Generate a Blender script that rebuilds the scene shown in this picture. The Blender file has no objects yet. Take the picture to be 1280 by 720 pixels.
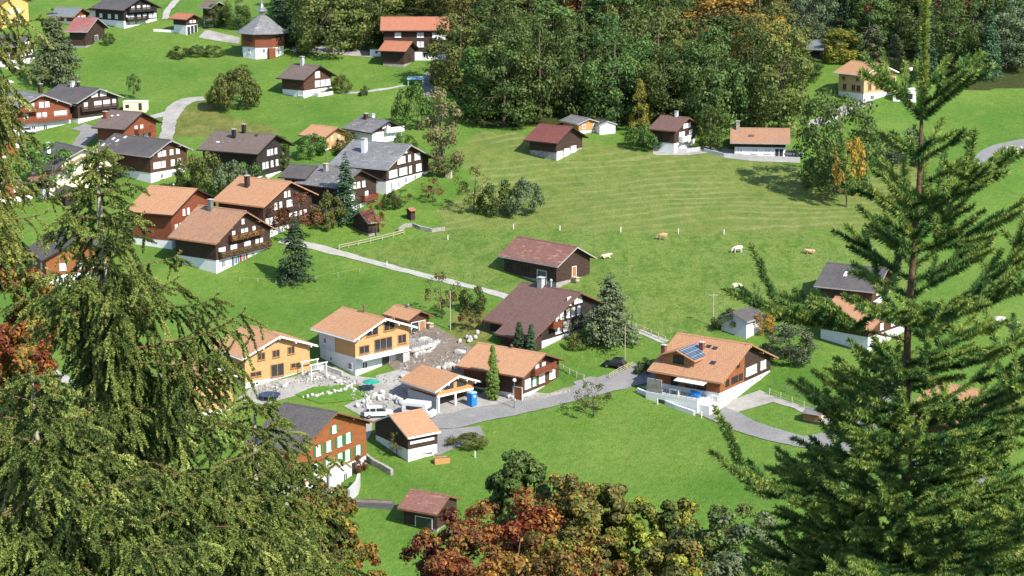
import bpy, math, random
import numpy as np
from mathutils import Vector, Matrix

# ------------------------------------------------------------------ camera, sky, sun, exposure
S = bpy.context.scene
R = math.radians
FPX = 2389.0                      # focal length in photo pixels (photo is 1280 wide)
PITCH = R(12.5)
CAMZ = 136.0
cam = bpy.data.objects.new("camera", bpy.data.cameras.new("camera"))
S.collection.objects.link(cam)
cam.location = (0, 0, CAMZ)
cam.rotation_euler = (R(90) - PITCH, 0, 0)
cam.data.sensor_width = 36.0
cam.data.lens = 36.0 * FPX / 1280.0
cam.data.clip_start = 0.1
cam.data.clip_end = 6000
S.camera = cam

SUN_EL, SUN_AZ = R(43), R(46)     # elevation; azimuth measured from straight behind the camera towards the right
sdir = Vector((math.sin(SUN_AZ) * math.cos(SUN_EL), -math.cos(SUN_AZ) * math.cos(SUN_EL), math.sin(SUN_EL)))
wd = bpy.data.worlds.new("World"); S.world = wd; wd.use_nodes = True
sky = wd.node_tree.nodes.new("ShaderNodeTexSky")
sky.sky_type = 'NISHITA'; sky.sun_disc = False
sky.sun_elevation = SUN_EL
sky.sun_rotation = math.atan2(sdir.x, sdir.y)
sky.altitude = 900
bg = wd.node_tree.nodes["Background"]; bg.inputs[1].default_value = 0.15
wd.node_tree.links.new(sky.outputs[0], bg.inputs[0])
sl = bpy.data.lights.new("sun", 'SUN'); sl.energy = 4.2; sl.angle = R(0.5); sl.color = (1.0, 0.94, 0.84)
so = bpy.data.objects.new("sun", sl); S.collection.objects.link(so)
so.rotation_euler = (-sdir).to_track_quat('-Z', 'Y').to_euler()
S.view_settings.view_transform = 'Standard'; S.view_settings.look = 'None'
S.view_settings.exposure = 0.87; S.view_settings.gamma = 1.0
S.view_settings.use_curve_mapping = False
S.render.engine = 'CYCLES'
S.cycles.max_bounces = 6; S.cycles.transparent_max_bounces = 4

# ------------------------------------------------------------------ terrain
SL = 0.1745                       # the valley side climbs away from the camera
def sstep(a, b, v):
    t = min(1.0, max(0.0, (v - a) / (b - a))); return t * t * (3 - 2 * t)
def terr(x, y):
    p = SL * y; h = 134.2 - 0.5 * y
    k = 6.0
    m = max(p, h); z = m + k * math.log(math.exp((p - m) / k) + math.exp((h - m) / k))
    w = sstep(215, 250, y)
    return z + w * (0.32 * math.sin(x * .11 + 1) * math.sin(y * .09) + 0.22 * math.sin(x * .05 - y * .07))
CT, ST = math.cos(PITCH), math.sin(PITCH)
def ray(px, py):
    a = (px - 640) / FPX; b = -(py - 360) / FPX
    return Vector((a, CT + b * ST, -ST + b * CT))
def G(px, py):
    """point on the valley floor seen at photo pixel (px,py)"""
    d = ray(px, py)
    t = -CAMZ / (d.z - SL * d.y)
    for _ in range(6):
        x, y, z = d.x * t, d.y * t, CAMZ + d.z * t
        t += (z - terr(x, y)) / (SL * d.y - d.z)
    return d.x * t, d.y * t
def mpp(y):                       # metres per photo pixel at distance y
    return y * 1.03 / FPX
def at_dist(px, py, y):
    d = ray(px, py); t = y / d.y
    return Vector((d.x * t, y, CAMZ + d.z * t))

# ------------------------------------------------------------------ object helpers
COL = S.collection
def tag(o, label=None, cat=None, group=None, kind=None):
    if label: o["label"] = label
    if cat: o["category"] = cat
    if group: o["group"] = group
    if kind: o["kind"] = kind
    return o
def empty(name, loc, rz=0.0):
    o = bpy.data.objects.new(name, None); COL.objects.link(o)
    o.location = loc; o.rotation_euler = (0, 0, rz); o.empty_display_size = 0.5
    return o
class MB:
    def __init__(s): s.v = []; s.f = []; s.m = []
    def add(s, vs, fs, mi=0):
        n = len(s.v); s.v += [tuple(q) for q in vs]
        s.f += [tuple(i + n for i in f) for f in fs]; s.m += [mi] * len(fs)
    def box(s, x0, x1, y0, y1, z0, z1, mi=0):
        s.add([(x0,y0,z0),(x1,y0,z0),(x1,y1,z0),(x0,y1,z0),(x0,y0,z1),(x1,y0,z1),(x1,y1,z1),(x0,y1,z1)],
              [(0,3,2,1),(4,5,6,7),(0,1,5,4),(1,2,6,5),(2,3,7,6),(3,0,4,7)], mi)
    def prism(s, poly, x0, x1, mi=0, axis='x', sidemats=None):
        """extrude polygon [(a,b)] (ccw) along axis x (a=y,b=z) or y (a=x,b=z) or z (a=x,b=y)"""
        n = len(poly)
        def P(t, a, b): return (t, a, b) if axis == 'x' else ((a, t, b) if axis == 'y' else (a, b, t))
        vs = [P(x0, a, b) for a, b in poly] + [P(x1, a, b) for a, b in poly]
        fs = [tuple(range(n))[::-1], tuple(range(n, 2 * n))]
        ms = [mi, mi]
        for i in range(n):
            j = (i + 1) % n; fs.append((i, j, n + j, n + i)); ms.append(sidemats[i] if sidemats else mi)
        if axis == 'y': fs = [f[::-1] for f in fs]
        k = len(s.v); s.v += vs; s.f += [tuple(i + k for i in f) for f in fs]; s.m += ms
    def tube(s, pts, rad, n=6, mi=0, cap=True):
        pts = [Vector(p) for p in pts]
        if not hasattr(rad, '__len__'): rad = [rad] * len(pts)
        k = len(s.v); up = Vector((0.31, 0.2, 0.93))
        for i, p in enumerate(pts):
            d = (pts[min(i + 1, len(pts) - 1)] - pts[max(i - 1, 0)]).normalized()
            a = d.cross(up)
            if a.length < 1e-3: a = d.cross(Vector((1, 0, 0)))
            a.normalize(); b = d.cross(a)
            for j in range(n):
                t = 2 * math.pi * j / n
                s.v.append(tuple(p + (a * math.cos(t) + b * math.sin(t)) * rad[i]))
        for i in range(len(pts) - 1):
            for j in range(n):
                s.f.append((k+i*n+j, k+i*n+(j+1)%n, k+(i+1)*n+(j+1)%n, k+(i+1)*n+j)); s.m.append(mi)
        if cap:
            s.f.append(tuple(k + j for j in range(n))[::-1]); s.m.append(mi)
            e = k + (len(pts) - 1) * n; s.f.append(tuple(e + j for j in range(n))); s.m.append(mi)
    def lathe(s, prof, n=12, mi=0, c=(0, 0)):
        k = len(s.v)
        for r, z in prof:
            for j in range(n):
                t = 2 * math.pi * (j + .5) / n; s.v.append((c[0] + r * math.cos(t), c[1] + r * math.sin(t), z))
        for i in range(len(prof) - 1):
            for j in range(n):
                s.f.append((k+i*n+j, k+i*n+(j+1)%n, k+(i+1)*n+(j+1)%n, k+(i+1)*n+j)); s.m.append(mi)
        s.f.append(tuple(k + (len(prof)-1)*n + j for j in range(n))); s.m.append(mi)
    def mesh(s, name, mats, smooth=False):
        me = bpy.data.meshes.new(name); me.from_pydata(s.v, [], s.f)
        for m in (mats if isinstance(mats, (list, tuple)) else [mats]): me.materials.append(m)
        me.polygons.foreach_set("material_index", s.m)
        if smooth: me.polygons.foreach_set("use_smooth", [True] * len(s.f))
        me.update(); return me
    def build(s, name, mats, parent=None, smooth=False, loc=None, rz=None):
        return place(s.mesh(name, mats, smooth), name, parent, loc, rz)
def place(me, name, parent=None, loc=None, rz=None):
    o = bpy.data.objects.new(name, me); COL.objects.link(o)
    if parent: o.parent = parent
    if loc is not None: o.location = loc
    if rz is not None: o.rotation_euler = (0, 0, rz)
    return o
def copy_tree(o, parent=None):
    c = o.copy(); COL.objects.link(c)
    if parent: c.parent = parent
    for ch in [q for q in o.children]: copy_tree(ch, c)
    return c

# ------------------------------------------------------------------ materials
def hexc(r, g, b): return (r, g, b, 1)
def nmat(name):
    m = bpy.data.materials.new(name); m.use_nodes = True
    nt = m.node_tree; b = nt.nodes["Principled BSDF"]
    return m, nt, b
def N(nt, t, **kw):
    n = nt.nodes.new(t)
    for k, v in kw.items():
        if k in ('inputs',):
            for i, q in v.items(): n.inputs[i].default_value = q
        else: setattr(n, k, v)
    return n
def ramp(nt, fac, stops):
    r = nt.nodes.new("ShaderNodeValToRGB"); e = r.color_ramp.elements
    e[0].position, e[0].color = stops[0][0], (*stops[0][1], 1)
    e[1].position, e[1].color = stops[-1][0], (*stops[-1][1], 1)
    for p, c in stops[1:-1]:
        q = e.new(p); q.color = (*c, 1)
    nt.links.new(fac, r.inputs[0]); return r.outputs[0]
def mixc(nt, a, b, fac, mode='MIX'):
    m = nt.nodes.new("ShaderNodeMix"); m.data_type = 'RGBA'; m.blend_type = mode
    for s, v in ((m.inputs[6], a), (m.inputs[7], b), (m.inputs[0], fac)):
        if isinstance(v, (int, float)): s.default_value = v
        elif isinstance(v, tuple): s.default_value = (*v[:3], 1)
        else: nt.links.new(v, s)
    return m.outputs[2]
def noise(nt, vec, scale, detail=4, rough=.6, dist=0.0):
    n = N(nt, "ShaderNodeTexNoise"); n.inputs["Scale"].default_value = scale
    n.inputs["Detail"].default_value = detail; n.inputs["Roughness"].default_value = rough
    n.inputs["Distortion"].default_value = dist
    nt.links.new(vec, n.inputs["Vector"]); return n.outputs[0]
def mapped(nt, scale=(1, 1, 1), rot=(0, 0, 0), src="Object"):
    tc = N(nt, "ShaderNodeTexCoord"); mp = N(nt, "ShaderNodeMapping")
    mp.inputs["Scale"].default_value = scale; mp.inputs["Rotation"].default_value = rot
    nt.links.new(tc.outputs[src], mp.inputs[0]); return mp.outputs[0]
def bump(nt, h, strength, dist, bsdf):
    b = N(nt, "ShaderNodeBump"); b.inputs["Strength"].default_value = strength; b.inputs["Distance"].default_value = dist
    nt.links.new(h, b.inputs["Height"]); nt.links.new(b.outputs[0], bsdf.inputs["Normal"])
def plain(name, c, rough=.8, var=.12, sc=1.2, metal=0, spec=.3, bmp=.0):
    m, nt, b = nmat(name)
    v = mapped(nt); n = noise(nt, v, sc, 5)
    d = tuple(q * (1 - var) for q in c); l = tuple(min(1, q * (1 + var)) for q in c)
    nt.links.new(ramp(nt, n, [(.3, d), (.7, l)]), b.inputs["Base Color"])
    b.inputs["Roughness"].default_value = rough; b.inputs["Metallic"].default_value = metal
    b.inputs["Specular IOR Level"].default_value = spec
    if bmp: bump(nt, noise(nt, v, sc * 4, 4), bmp, .05, b)
    return m
def tile(name, c1, c2, c3=None, row=.36, mott=.5, rough=.8, wear=None):
    """roof covering: courses running along the ridge, blotchy single tiles, weathering"""
    m, nt, b = nmat(name)
    v = mapped(nt)
    br = N(nt, "ShaderNodeTexBrick"); nt.links.new(v, br.inputs["Vector"])
    br.inputs["Scale"].default_value = 1.0; br.inputs["Mortar Size"].default_value = .03
    br.inputs["Brick Width"].default_value = .42; br.inputs["Row Height"].default_value = row
    br.inputs["Color1"].default_value = (*c1, 1); br.inputs["Color2"].default_value = (*c2, 1)
    br.inputs["Mortar"].default_value = (*tuple(q * .72 for q in c1), 1); br.inputs["Bias"].default_value = -.1
    c = br.outputs[0]
    big = noise(nt, v, .22, 5, .65)
    f = N(nt, "ShaderNodeMapRange", inputs={1: .35, 2: .7, 3: 0.0, 4: mott}); nt.links.new(big, f.inputs[0])
    c = mixc(nt, c, c3 or c2, f.outputs[0])
    st = noise(nt, mapped(nt, (1.6, .18, .3)), 1.0, 5, .7)
    f3 = N(nt, "ShaderNodeMapRange", inputs={1: .5, 2: .8, 3: 0.0, 4: .35}); nt.links.new(st, f3.inputs[0])
    c = mixc(nt, c, tuple(q * .6 for q in c1), f3.outputs[0])
    fine = noise(nt, v, 3.5, 5, .7)
    c = mixc(nt, c, ramp(nt, fine, [(.3, (.62, .62, .62)), (.72, (1.2, 1.2, 1.2))]), .8, 'MULTIPLY')
    if wear:
        w = noise(nt, mapped(nt, (.5, 1.6, 1)), .9, 6, .75, .6)
        f2 = N(nt, "ShaderNodeMapRange", inputs={1: .55, 2: .66, 3: 0.0, 4: .85}); nt.links.new(w, f2.inputs[0])
        c = mixc(nt, c, wear, f2.outputs[0])
    nt.links.new(c, b.inputs["Base Color"]); b.inputs["Roughness"].default_value = rough
    b.inputs["Specular IOR Level"].default_value = .25
    bump(nt, br.outputs["Fac"], -.6, .05, b)
    return m
def timber(name, c, c2, var=.5):
    m, nt, b = nmat(name)
    w = N(nt, "ShaderNodeTexWave", wave_type='BANDS', bands_direction='Z', inputs={1: 1.6, 2: .6, 3: 3.0})
    nt.links.new(mapped(nt), w.inputs[0])
    n = noise(nt, mapped(nt, (.5, .5, 3)), 1.3, 6, .7)
    cc = ramp(nt, n, [(.28, c), (.72, c2)])
    cc = mixc(nt, cc, ramp(nt, w.outputs[1], [(.0, (.45, .45, .45)), (.25, (1, 1, 1)), (1, (1, 1, 1))]), .7, 'MULTIPLY')
    nt.links.new(cc, b.inputs["Base Color"]); b.inputs["Roughness"].default_value = .75
    b.inputs["Specular IOR Level"].default_value = .25
    bump(nt, w.outputs[1], .4, .03, b)
    return m
def leafmat(name, stops, trans=.3, rough=.6, objvar=.25):
    m, nt, b = nmat(name)
    a = N(nt, "ShaderNodeAttribute", attribute_name="tint")
    c = ramp(nt, a.outputs["Fac"], stops)
    oi = N(nt, "ShaderNodeObjectInfo")
    hv = N(nt, "ShaderNodeHueSaturation")
    mr = N(nt, "ShaderNodeMapRange", inputs={1: 0, 2: 1, 3: 1 - objvar, 4: 1 + objvar}); nt.links.new(oi.outputs["Random"], mr.inputs[0])
    mh = N(nt, "ShaderNodeMapRange", inputs={1: 0, 2: 1, 3: .5 - .03 * objvar * 4, 4: .5 + .012}); nt.links.new(oi.outputs["Random"], mh.inputs[0])
    nt.links.new(mr.outputs[0], hv.inputs["Value"]); nt.links.new(mh.outputs[0], hv.inputs["Hue"])
    nt.links.new(c, hv.inputs["Color"])
    nt.links.new(hv.outputs[0], b.inputs["Base Color"])
    b.inputs["Roughness"].default_value = rough; b.inputs["Specular IOR Level"].default_value = .25
    tr = N(nt, "ShaderNodeBsdfTranslucent"); nt.links.new(hv.outputs[0], tr.inputs[0])
    mx = N(nt, "ShaderNodeMixShader"); mx.inputs[0].default_value = trans
    nt.links.new(b.outputs[0], mx.inputs[1]); nt.links.new(tr.outputs[0], mx.inputs[2])
    nt.links.new(mx.outputs[0], nt.nodes["Material Output"].inputs[0])
    return m

M = {}
M['tile_orange'] = tile('new terracotta tile', (.47, .245, .125), (.52, .285, .155), (.50, .29, .17), mott=.35)
M['tile_salmon'] = tile('salmon tile', (.45, .23, .12), (.52, .28, .155), (.41, .23, .14), mott=.5)
M['tile_old'] = tile('weathered orange tile', (.38, .195, .11), (.46, .255, .155), (.29, .18, .12), mott=.8)
M['tile_brown'] = tile('brown tile', (.155, .088, .075), (.19, .112, .096), (.17, .10, .085), mott=.4)
M['tile_greybrown'] = tile('grey brown tile', (.16, .115, .095), (.21, .155, .13), (.12, .10, .09), mott=.7)
M['tile_dark'] = tile('dark slate', (.085, .078, .078), (.12, .108, .105), (.14, .125, .115), mott=.6)
M['tile_grey'] = tile('grey slate', (.15, .15, .155), (.21, .21, .215), (.26, .26, .265), mott=.6, wear=(.34, .34, .34))
M['tile_shale'] = tile('split stone slab roof', (.12, .115, .115), (.19, .18, .18), (.25, .24, .235), mott=.7, row=.5, wear=(.40, .39, .38))
M['tile_red'] = tile('red metal sheet', (.17, .055, .045), (.20, .068, .056), (.22, .09, .075), mott=.4, row=.9)
M['tile_rust'] = tile('rusty tile', (.23, .105, .08), (.29, .14, .11), (.20, .11, .09), mott=.6, wear=(.42, .25, .17))
M['tile_redrust'] = tile('patched red metal', (.33, .085, .07), (.27, .11, .095), (.22, .15, .14), mott=.9, row=.8, wear=(.30, .22, .20))
M['tile_blue'] = tile('blue grey sheet', (.16, .19, .20), (.20, .23, .24), (.18, .20, .20), mott=.5)
M['tile_terra'] = tile('terracotta', (.40, .15, .085), (.46, .19, .11), (.36, .16, .10), mott=.5)
M['timber_dark'] = timber('dark timber', (.030, .018, .013), (.085, .050, .036))
M['timber_black'] = timber('blackened timber', (.018, .014, .013), (.050, .039, .034))
M['timber_brown'] = timber('brown timber', (.06, .028, .018), (.13, .065, .04))
M['timber_red'] = timber('reddish timber', (.17, .045, .022), (.27, .085, .04))
M['timber_orange'] = timber('varnished orange timber', (.22, .072, .024), (.33, .12, .042))
M['timber_new'] = timber('new yellow timber', (.50, .28, .115), (.61, .37, .165))
M['timber_pale'] = timber('pale larch', (.50, .33, .17), (.62, .43, .24))
M['timber_grey'] = timber('grey weathered timber', (.075, .08, .085), (.16, .165, .17))
M['timber_ochre'] = timber('ochre timber', (.30, .15, .06), (.42, .22, .09))
M['timber_garage'] = timber('orange garage cladding', (.48, .235, .08), (.58, .31, .12))
M['white'] = plain('white plaster', (.76, .76, .74), .85, .06, .8, bmp=.1)
M['cream'] = plain('cream plaster', (.78, .70, .48), .85, .05, .8)
M['yellow'] = plain('yellow plaster', (.62, .38, .13), .85, .06, .8)
M['stone'] = plain('rubble stone', (.30, .28, .25), .9, .4, 2.5, bmp=.6)
M['concrete'] = plain('concrete', (.42, .42, .41), .9, .12, 1.0, bmp=.2)
M['greyplaster'] = plain('pale grey plaster', (.60, .62, .64), .85, .05, .8)
M['frame'] = plain('white window paint', (.80, .80, .78), .5, .03)
M['woodframe'] = plain('wooden window frame', (.34, .17, .06), .6, .1)
M['fwhite'] = plain('white bargeboard', (.78, .76, .72), .6, .05)
M['fdark'] = plain('dark bargeboard', (.035, .025, .022), .7, .2)
M['fwood'] = plain('brown bargeboard', (.17, .085, .045), .7, .2)
M['fgrey'] = plain('grey bargeboard', (.33, .31, .29), .7, .2)
M['metal'] = plain('dull metal', (.30, .30, .30), .45, .1, metal=.7)
M['rustpipe'] = plain('rusty flue', (.18, .075, .05), .7, .2)
M['green'] = plain('green shutter', (.035, .16, .05), .6, .1)
M['redshut'] = plain('red shutter', (.30, .03, .025), .6, .1)
M['blueshut'] = plain('blue shutter', (.05, .12, .25), .6, .1)
def glass(name, c, rough=.08, spec=.6):
    m, nt, b = nmat(name); b.inputs["Base Color"].default_value = (*c, 1); b.inputs["Roughness"].default_value = rough
    b.inputs["Specular IOR Level"].default_value = spec; return m
M['pane_dark'] = glass('dark glass and shaded openings', (.035, .04, .045))  # window glass, also the painted shade of open bays and sheds
M['pane_light'] = glass('window glass with white curtain', (.52, .53, .54), .3, .5)
M['solar'] = None
def solar():
    m, nt, b = nmat('solar cells')
    br = N(nt, "ShaderNodeTexBrick"); br.offset = 0
    nt.links.new(mapped(nt), br.inputs["Vector"])
    for k, v in (("Scale", 1), ("Mortar Size", .035), ("Brick Width", 1.0), ("Row Height", .9)): br.inputs[k].default_value = v
    br.inputs["Color1"].default_value = (.05, .075, .12, 1); br.inputs["Color2"].default_value = (.065, .09, .14, 1); br.inputs["Mortar"].default_value = (.35, .38, .42, 1)
    nt.links.new(br.outputs[0], b.inputs["Base Color"]); b.inputs["Roughness"].default_value = .15
    return m
M['solar'] = solar()
M['bark'] = plain('bark', (.11, .085, .065), .95, .35, 4, bmp=.5)
M['barkpale'] = plain('pale spruce bark', (.30, .26, .21), .95, .3, 6, bmp=.6)
M['twig'] = plain('brown twig bark', (.16, .095, .05), .9, .3, 8)
def paving(name, c, var=.16):
    m, nt, b = nmat(name); v = mapped(nt)
    a = noise(nt, v, .25, 5, .7, .4); f = noise(nt, v, 3.0, 5, .75)
    col = ramp(nt, a, [(.3, tuple(q*(1-var) for q in c)), (.5, c), (.7, tuple(q*(1+var) for q in c))])
    col = mixc(nt, col, ramp(nt, f, [(.3, (.78, .78, .78)), (.7, (1.15, 1.15, 1.15))]), 1.0, 'MULTIPLY')
    vo = N(nt, "ShaderNodeTexVoronoi", feature='DISTANCE_TO_EDGE', inputs={2: .22}); nt.links.new(v, vo.inputs[0])
    col = mixc(nt, col, ramp(nt, vo.outputs[0], [(0, (.62, .62, .62)), (.018, (1, 1, 1)), (1, (1, 1, 1))]), .3, 'MULTIPLY')
    st = noise(nt, v, .9, 6, .8, 1.0); mr = N(nt, "ShaderNodeMapRange", inputs={1: .60, 2: .72, 3: 0, 4: .5}); nt.links.new(st, mr.inputs[0])
    col = mixc(nt, col, (.10, .12, .05), mr.outputs[0])
    nt.links.new(col, b.inputs["Base Color"]); b.inputs["Roughness"].default_value = .9; b.inputs["Specular IOR Level"].default_value = .2
    bump(nt, f, .5, .06, b); return m
# foliage 0.04 .. 0.12
L = {}
L['dark'] = leafmat('dark green leaves', [(0, (0.046, 0.092, 0.024)), (0.5, (0.084, 0.14, 0.035)), (1, (0.15, 0.205, 0.048))])
L['green'] = leafmat('green leaves', [(0, (0.055, 0.116, 0.026)), (0.5, (0.097, 0.182, 0.037)), (1, (0.165, 0.259, 0.055))])
L['olive'] = leafmat('olive leaves', [(0, (0.07, 0.094, 0.024)), (0.5, (0.125, 0.15, 0.037)), (1, (0.22, 0.225, 0.056))])
L['brownolive'] = leafmat('turning olive brown leaves', [(0, (0.08, 0.082, 0.024)), (0.5, (0.15, 0.142, 0.04)), (1, (0.27, 0.225, 0.056))])
L['gold'] = leafmat('golden leaves', [(0, (0.147, 0.100, 0.023)), (0.5, (0.284, 0.189, 0.038)), (1, (0.473, 0.315, 0.053))])
L['yellowgreen'] = leafmat('yellow green leaves', [(0, (0.125, 0.151, 0.025)), (.5, (0.250, 0.283, 0.041)), (1, (0.467, 0.434, 0.059))])
L['rust'] = leafmat('rust brown leaves', [(0, (0.098, 0.046, 0.021)), (0.5, (0.184, 0.090, 0.034)), (1, (0.322, 0.161, 0.052))])
L['red'] = leafmat('red autumn leaves', [(0, (0.085, 0.022, 0.012)), (0.45, (0.190, 0.055, 0.020)), (0.8, (0.320, 0.140, 0.028)), (1, (0.500, 0.300, 0.045))])
L['orange'] = leafmat('orange autumn leaves', [(0, (0.157, 0.073, 0.020)), (0.5, (0.325, 0.157, 0.034)), (1, (0.538, 0.314, 0.050))])
L['greygreen'] = leafmat('grey green leaves', [(0, (0.075, 0.113, 0.060)), (.5, (0.133, 0.189, 0.091)), (1, (0.226, 0.282, 0.133))])
L['willow'] = leafmat('pale willow leaves', [(0, (0.141, 0.141, 0.059)), (.5, (0.233, 0.233, 0.092)), (1, (0.367, 0.333, 0.133))])
L['fir'] = leafmat('fir needles', [(0, (0.026, 0.064, 0.033)), (.5, (0.049, 0.109, 0.049)), (1, (0.104, 0.179, 0.068))], trans=.12)
L['pine'] = leafmat('grey pine needles', [(0, (0.058, 0.082, 0.043)), (.5, (0.109, 0.144, 0.066)), (1, (0.216, 0.225, 0.097))], trans=.12)
L['thuja'] = leafmat('thuja scales', [(0, (0.094, 0.142, 0.030)), (.5, (0.151, 0.226, 0.042)), (1, (0.246, 0.302, 0.056))], trans=.15)
L['yellow'] = leafmat('bright yellow leaves', [(0, (.28, .18, .03)), (.5, (.46, .31, .05)), (1, (.62, .45, .09))], objvar=.02)
L['grass'] = leafmat('standing grass', [(0,(.12,.20,.035)),(.5,(.18,.25,.05)),(1,(.27,.31,.09))], trans=.3, objvar=0)
L['needle'] = leafmat('young spruce needles', [(0,(.016,.048,.015)),(.4,(.052,.125,.030)),(.7,(.125,.225,.048)),(1,(.34,.40,.08))], trans=.22, objvar=.05)
L['needleold'] = leafmat('hanging spruce needles', [(0, (0.034, 0.056, 0.014)), (0.35, (0.112, 0.148, 0.032)), (0.65, (0.225, 0.265, 0.056)), (1, (0.43, 0.44, 0.13))], trans=.2, objvar=.08)

# ------------------------------------------------------------------ ground sheet
def inpoly(x, y, poly):
    c = False; n = len(poly); j = n - 1
    for i in range(n):
        xi, yi = poly[i]; xj, yj = poly[j]
        if (yi > y) != (yj > y) and x < (xj - xi) * (y - yi) / (yj - yi) + xi: c = not c
        j = i
    return c
def gpoly(pp): return [G(*p) for p in pp]
MOWN = gpoly([(556,287),(545,262),(600,235),(566,190),(600,164),(660,166),(735,176),(820,190),(920,194),(1015,212),(1075,240),(1100,205),(1150,190),(1160,250),(1110,285),(1000,290),(850,294),(700,290),(640,286)])
PAST = gpoly([(425,318),(540,290),(640,286),(850,294),(1040,290),(1120,300),(1160,330),(1120,380),(960,408),(835,428),(700,385),(640,372)])
BANK = gpoly([(213,150),(222,140),(252,126),(300,150),(352,160),(330,172),(240,172),(214,172)])
BANK2 = gpoly([(560,395),(600,385),(625,400),(600,450),(560,430)])
def ground_material():
    m, nt, b = nmat('meadow grass')
    v = mapped(nt)
    a = N(nt, "ShaderNodeAttribute", attribute_name="zone")
    sp = N(nt, "ShaderNodeSeparateColor"); nt.links.new(a.outputs["Color"], sp.inputs[0])
    n1 = noise(nt, v, .05, 4, .6); n2 = noise(nt, v, .9, 5, .75); n3 = noise(nt, v, 2.6, 4, .7); n4 = noise(nt, mapped(nt, (1, .55, 1)), .35, 5, .7, .8)
    fresh = ramp(nt, n2, [(.25, (.078, .150, .022)), (.5, (.108, .196, .031)), (.75, (.140, .232, .044))])
    fresh = mixc(nt, fresh, ramp(nt, n3, [(.3, (.86, .88, .86)), (.7, (1.14, 1.11, 1.14))]), 1.0, 'MULTIPLY')
    fresh = mixc(nt, fresh, ramp(nt, n1, [(.3, (.72, .84, .75)), (.5, (1, 1, 1)), (.7, (1.30, 1.12, 1.25))]), 1.0, 'MULTIPLY')
    fresh = mixc(nt, fresh, ramp(nt, n4, [(.3, (.86, .93, .85)), (.55, (1, 1, 1)), (.72, (1.22, 1.08, 1.2))]), 1.0, 'MULTIPLY')
    past = ramp(nt, n2, [(.28, (.085, .155, .020)), (.5, (.125, .205, .030)), (.66, (.16, .228, .042)), (.8, (.20, .25, .06))])
    tuft = ramp(nt, n4, [(.40, (.6, .78, .55)), (.52, (1, 1, 1)), (.68, (1.15, 1.08, 1.1))])
    past = mixc(nt, past, tuft, .8, 'MULTIPLY')
    w = N(nt, "ShaderNodeTexWave", wave_type='RINGS', rings_direction='SPHERICAL', inputs={1: .085, 2: 26.0, 3: 5.0, 4: .20})
    mp = N(nt, "ShaderNodeMapping"); mp.inputs["Location"].default_value = (-55, -250, 0); mp.inputs["Scale"].default_value = (.75, 1, .02)
    tc = N(nt, "ShaderNodeTexCoord"); nt.links.new(tc.outputs["Object"], mp.inputs[0]); nt.links.new(mp.outputs[0], w.inputs[0])
    mown = ramp(nt, n4, [(.25, (.112, .172, .028)), (.5, (.142, .196, .034)), (.75, (.172, .214, .044))])
    wl = ramp(nt, w.outputs[1], [(.60, (0, 0, 0)), (.82, (.7, .7, .7)), (1, (1, 1, 1))])
    wm = noise(nt, v, .045, 3, .6); wmr = N(nt, "ShaderNodeMapRange", inputs={1: .40, 2: .66, 3: .05, 4: .46}); nt.links.new(wm, wmr.inputs[0])
    wf = N(nt, "ShaderNodeMath", operation='MULTIPLY'); nt.links.new(wl, wf.inputs[0]); nt.links.new(wmr.outputs[0], wf.inputs[1])
    mown = mixc(nt, mown, (.30, .31, .11), wf.outputs[0])
    mown = mixc(nt, mown, ramp(nt, n4, [(.3, (.82, .90, .8)), (.7, (1.15, 1.07, 1.1))]), 1.0, 'MULTIPLY')
    mown = mixc(nt, mown, ramp(nt, n2, [(.3, (.85, .88, .85)), (.7, (1.12, 1.1, 1.1))]), 1.0, 'MULTIPLY')
    past = mixc(nt, past, (1.08, .97, 1.4), 1.0, 'MULTIPLY'); mown = mixc(nt, mown, (1.02, .97, 1.3), 1.0, 'MULTIPLY')
    bank = ramp(nt, n4, [(.25, (.06, .10, .018)), (.5, (.13, .15, .035)), (.75, (.24, .22, .08))])
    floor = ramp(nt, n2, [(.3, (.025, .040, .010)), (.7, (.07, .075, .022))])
    def soft(ch):
        ad = N(nt, "ShaderNodeMath", operation='ADD'); nt.links.new(ch, ad.inputs[0])
        s = N(nt, "ShaderNodeMath", operation='MULTIPLY_ADD', inputs={1: .7, 2: -.35}); nt.links.new(n2, s.inputs[0])
        nt.links.new(s.outputs[0], ad.inputs[1])
        mr = N(nt, "ShaderNodeMapRange", inputs={1: .3, 2: .7}); nt.links.new(ad.outputs[0], mr.inputs[0]); return mr.outputs[0]
    c = mixc(nt, fresh, mown, soft(sp.outputs[0]))
    c = mixc(nt, c, past, soft(sp.outputs[1]))
    c = mixc(nt, c, bank, soft(sp.outputs[2]))
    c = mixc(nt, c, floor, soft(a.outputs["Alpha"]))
    nt.links.new(c, b.inputs["Base Color"]); b.inputs["Roughness"].default_value = .9; b.inputs["Specular IOR Level"].default_value = .1
    ad = N(nt, "ShaderNodeMath", operation='ADD'); nt.links.new(n2, ad.inputs[0]); nt.links.new(n3, ad.inputs[1])
    bump(nt, ad.outputs[0], .8, .35, b)
    return m
FOREST = gpoly([(372,66),(385,0),(380,-60),(1280,-60),(1290,110),(1210,112),(1150,100),(1095,80),(1040,60),(1000,95),(925,150),(890,160),(830,165),(790,160),(735,150),(690,158),(640,160),(600,160),(560,112),(560,75),(470,50),(430,62)])
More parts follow.
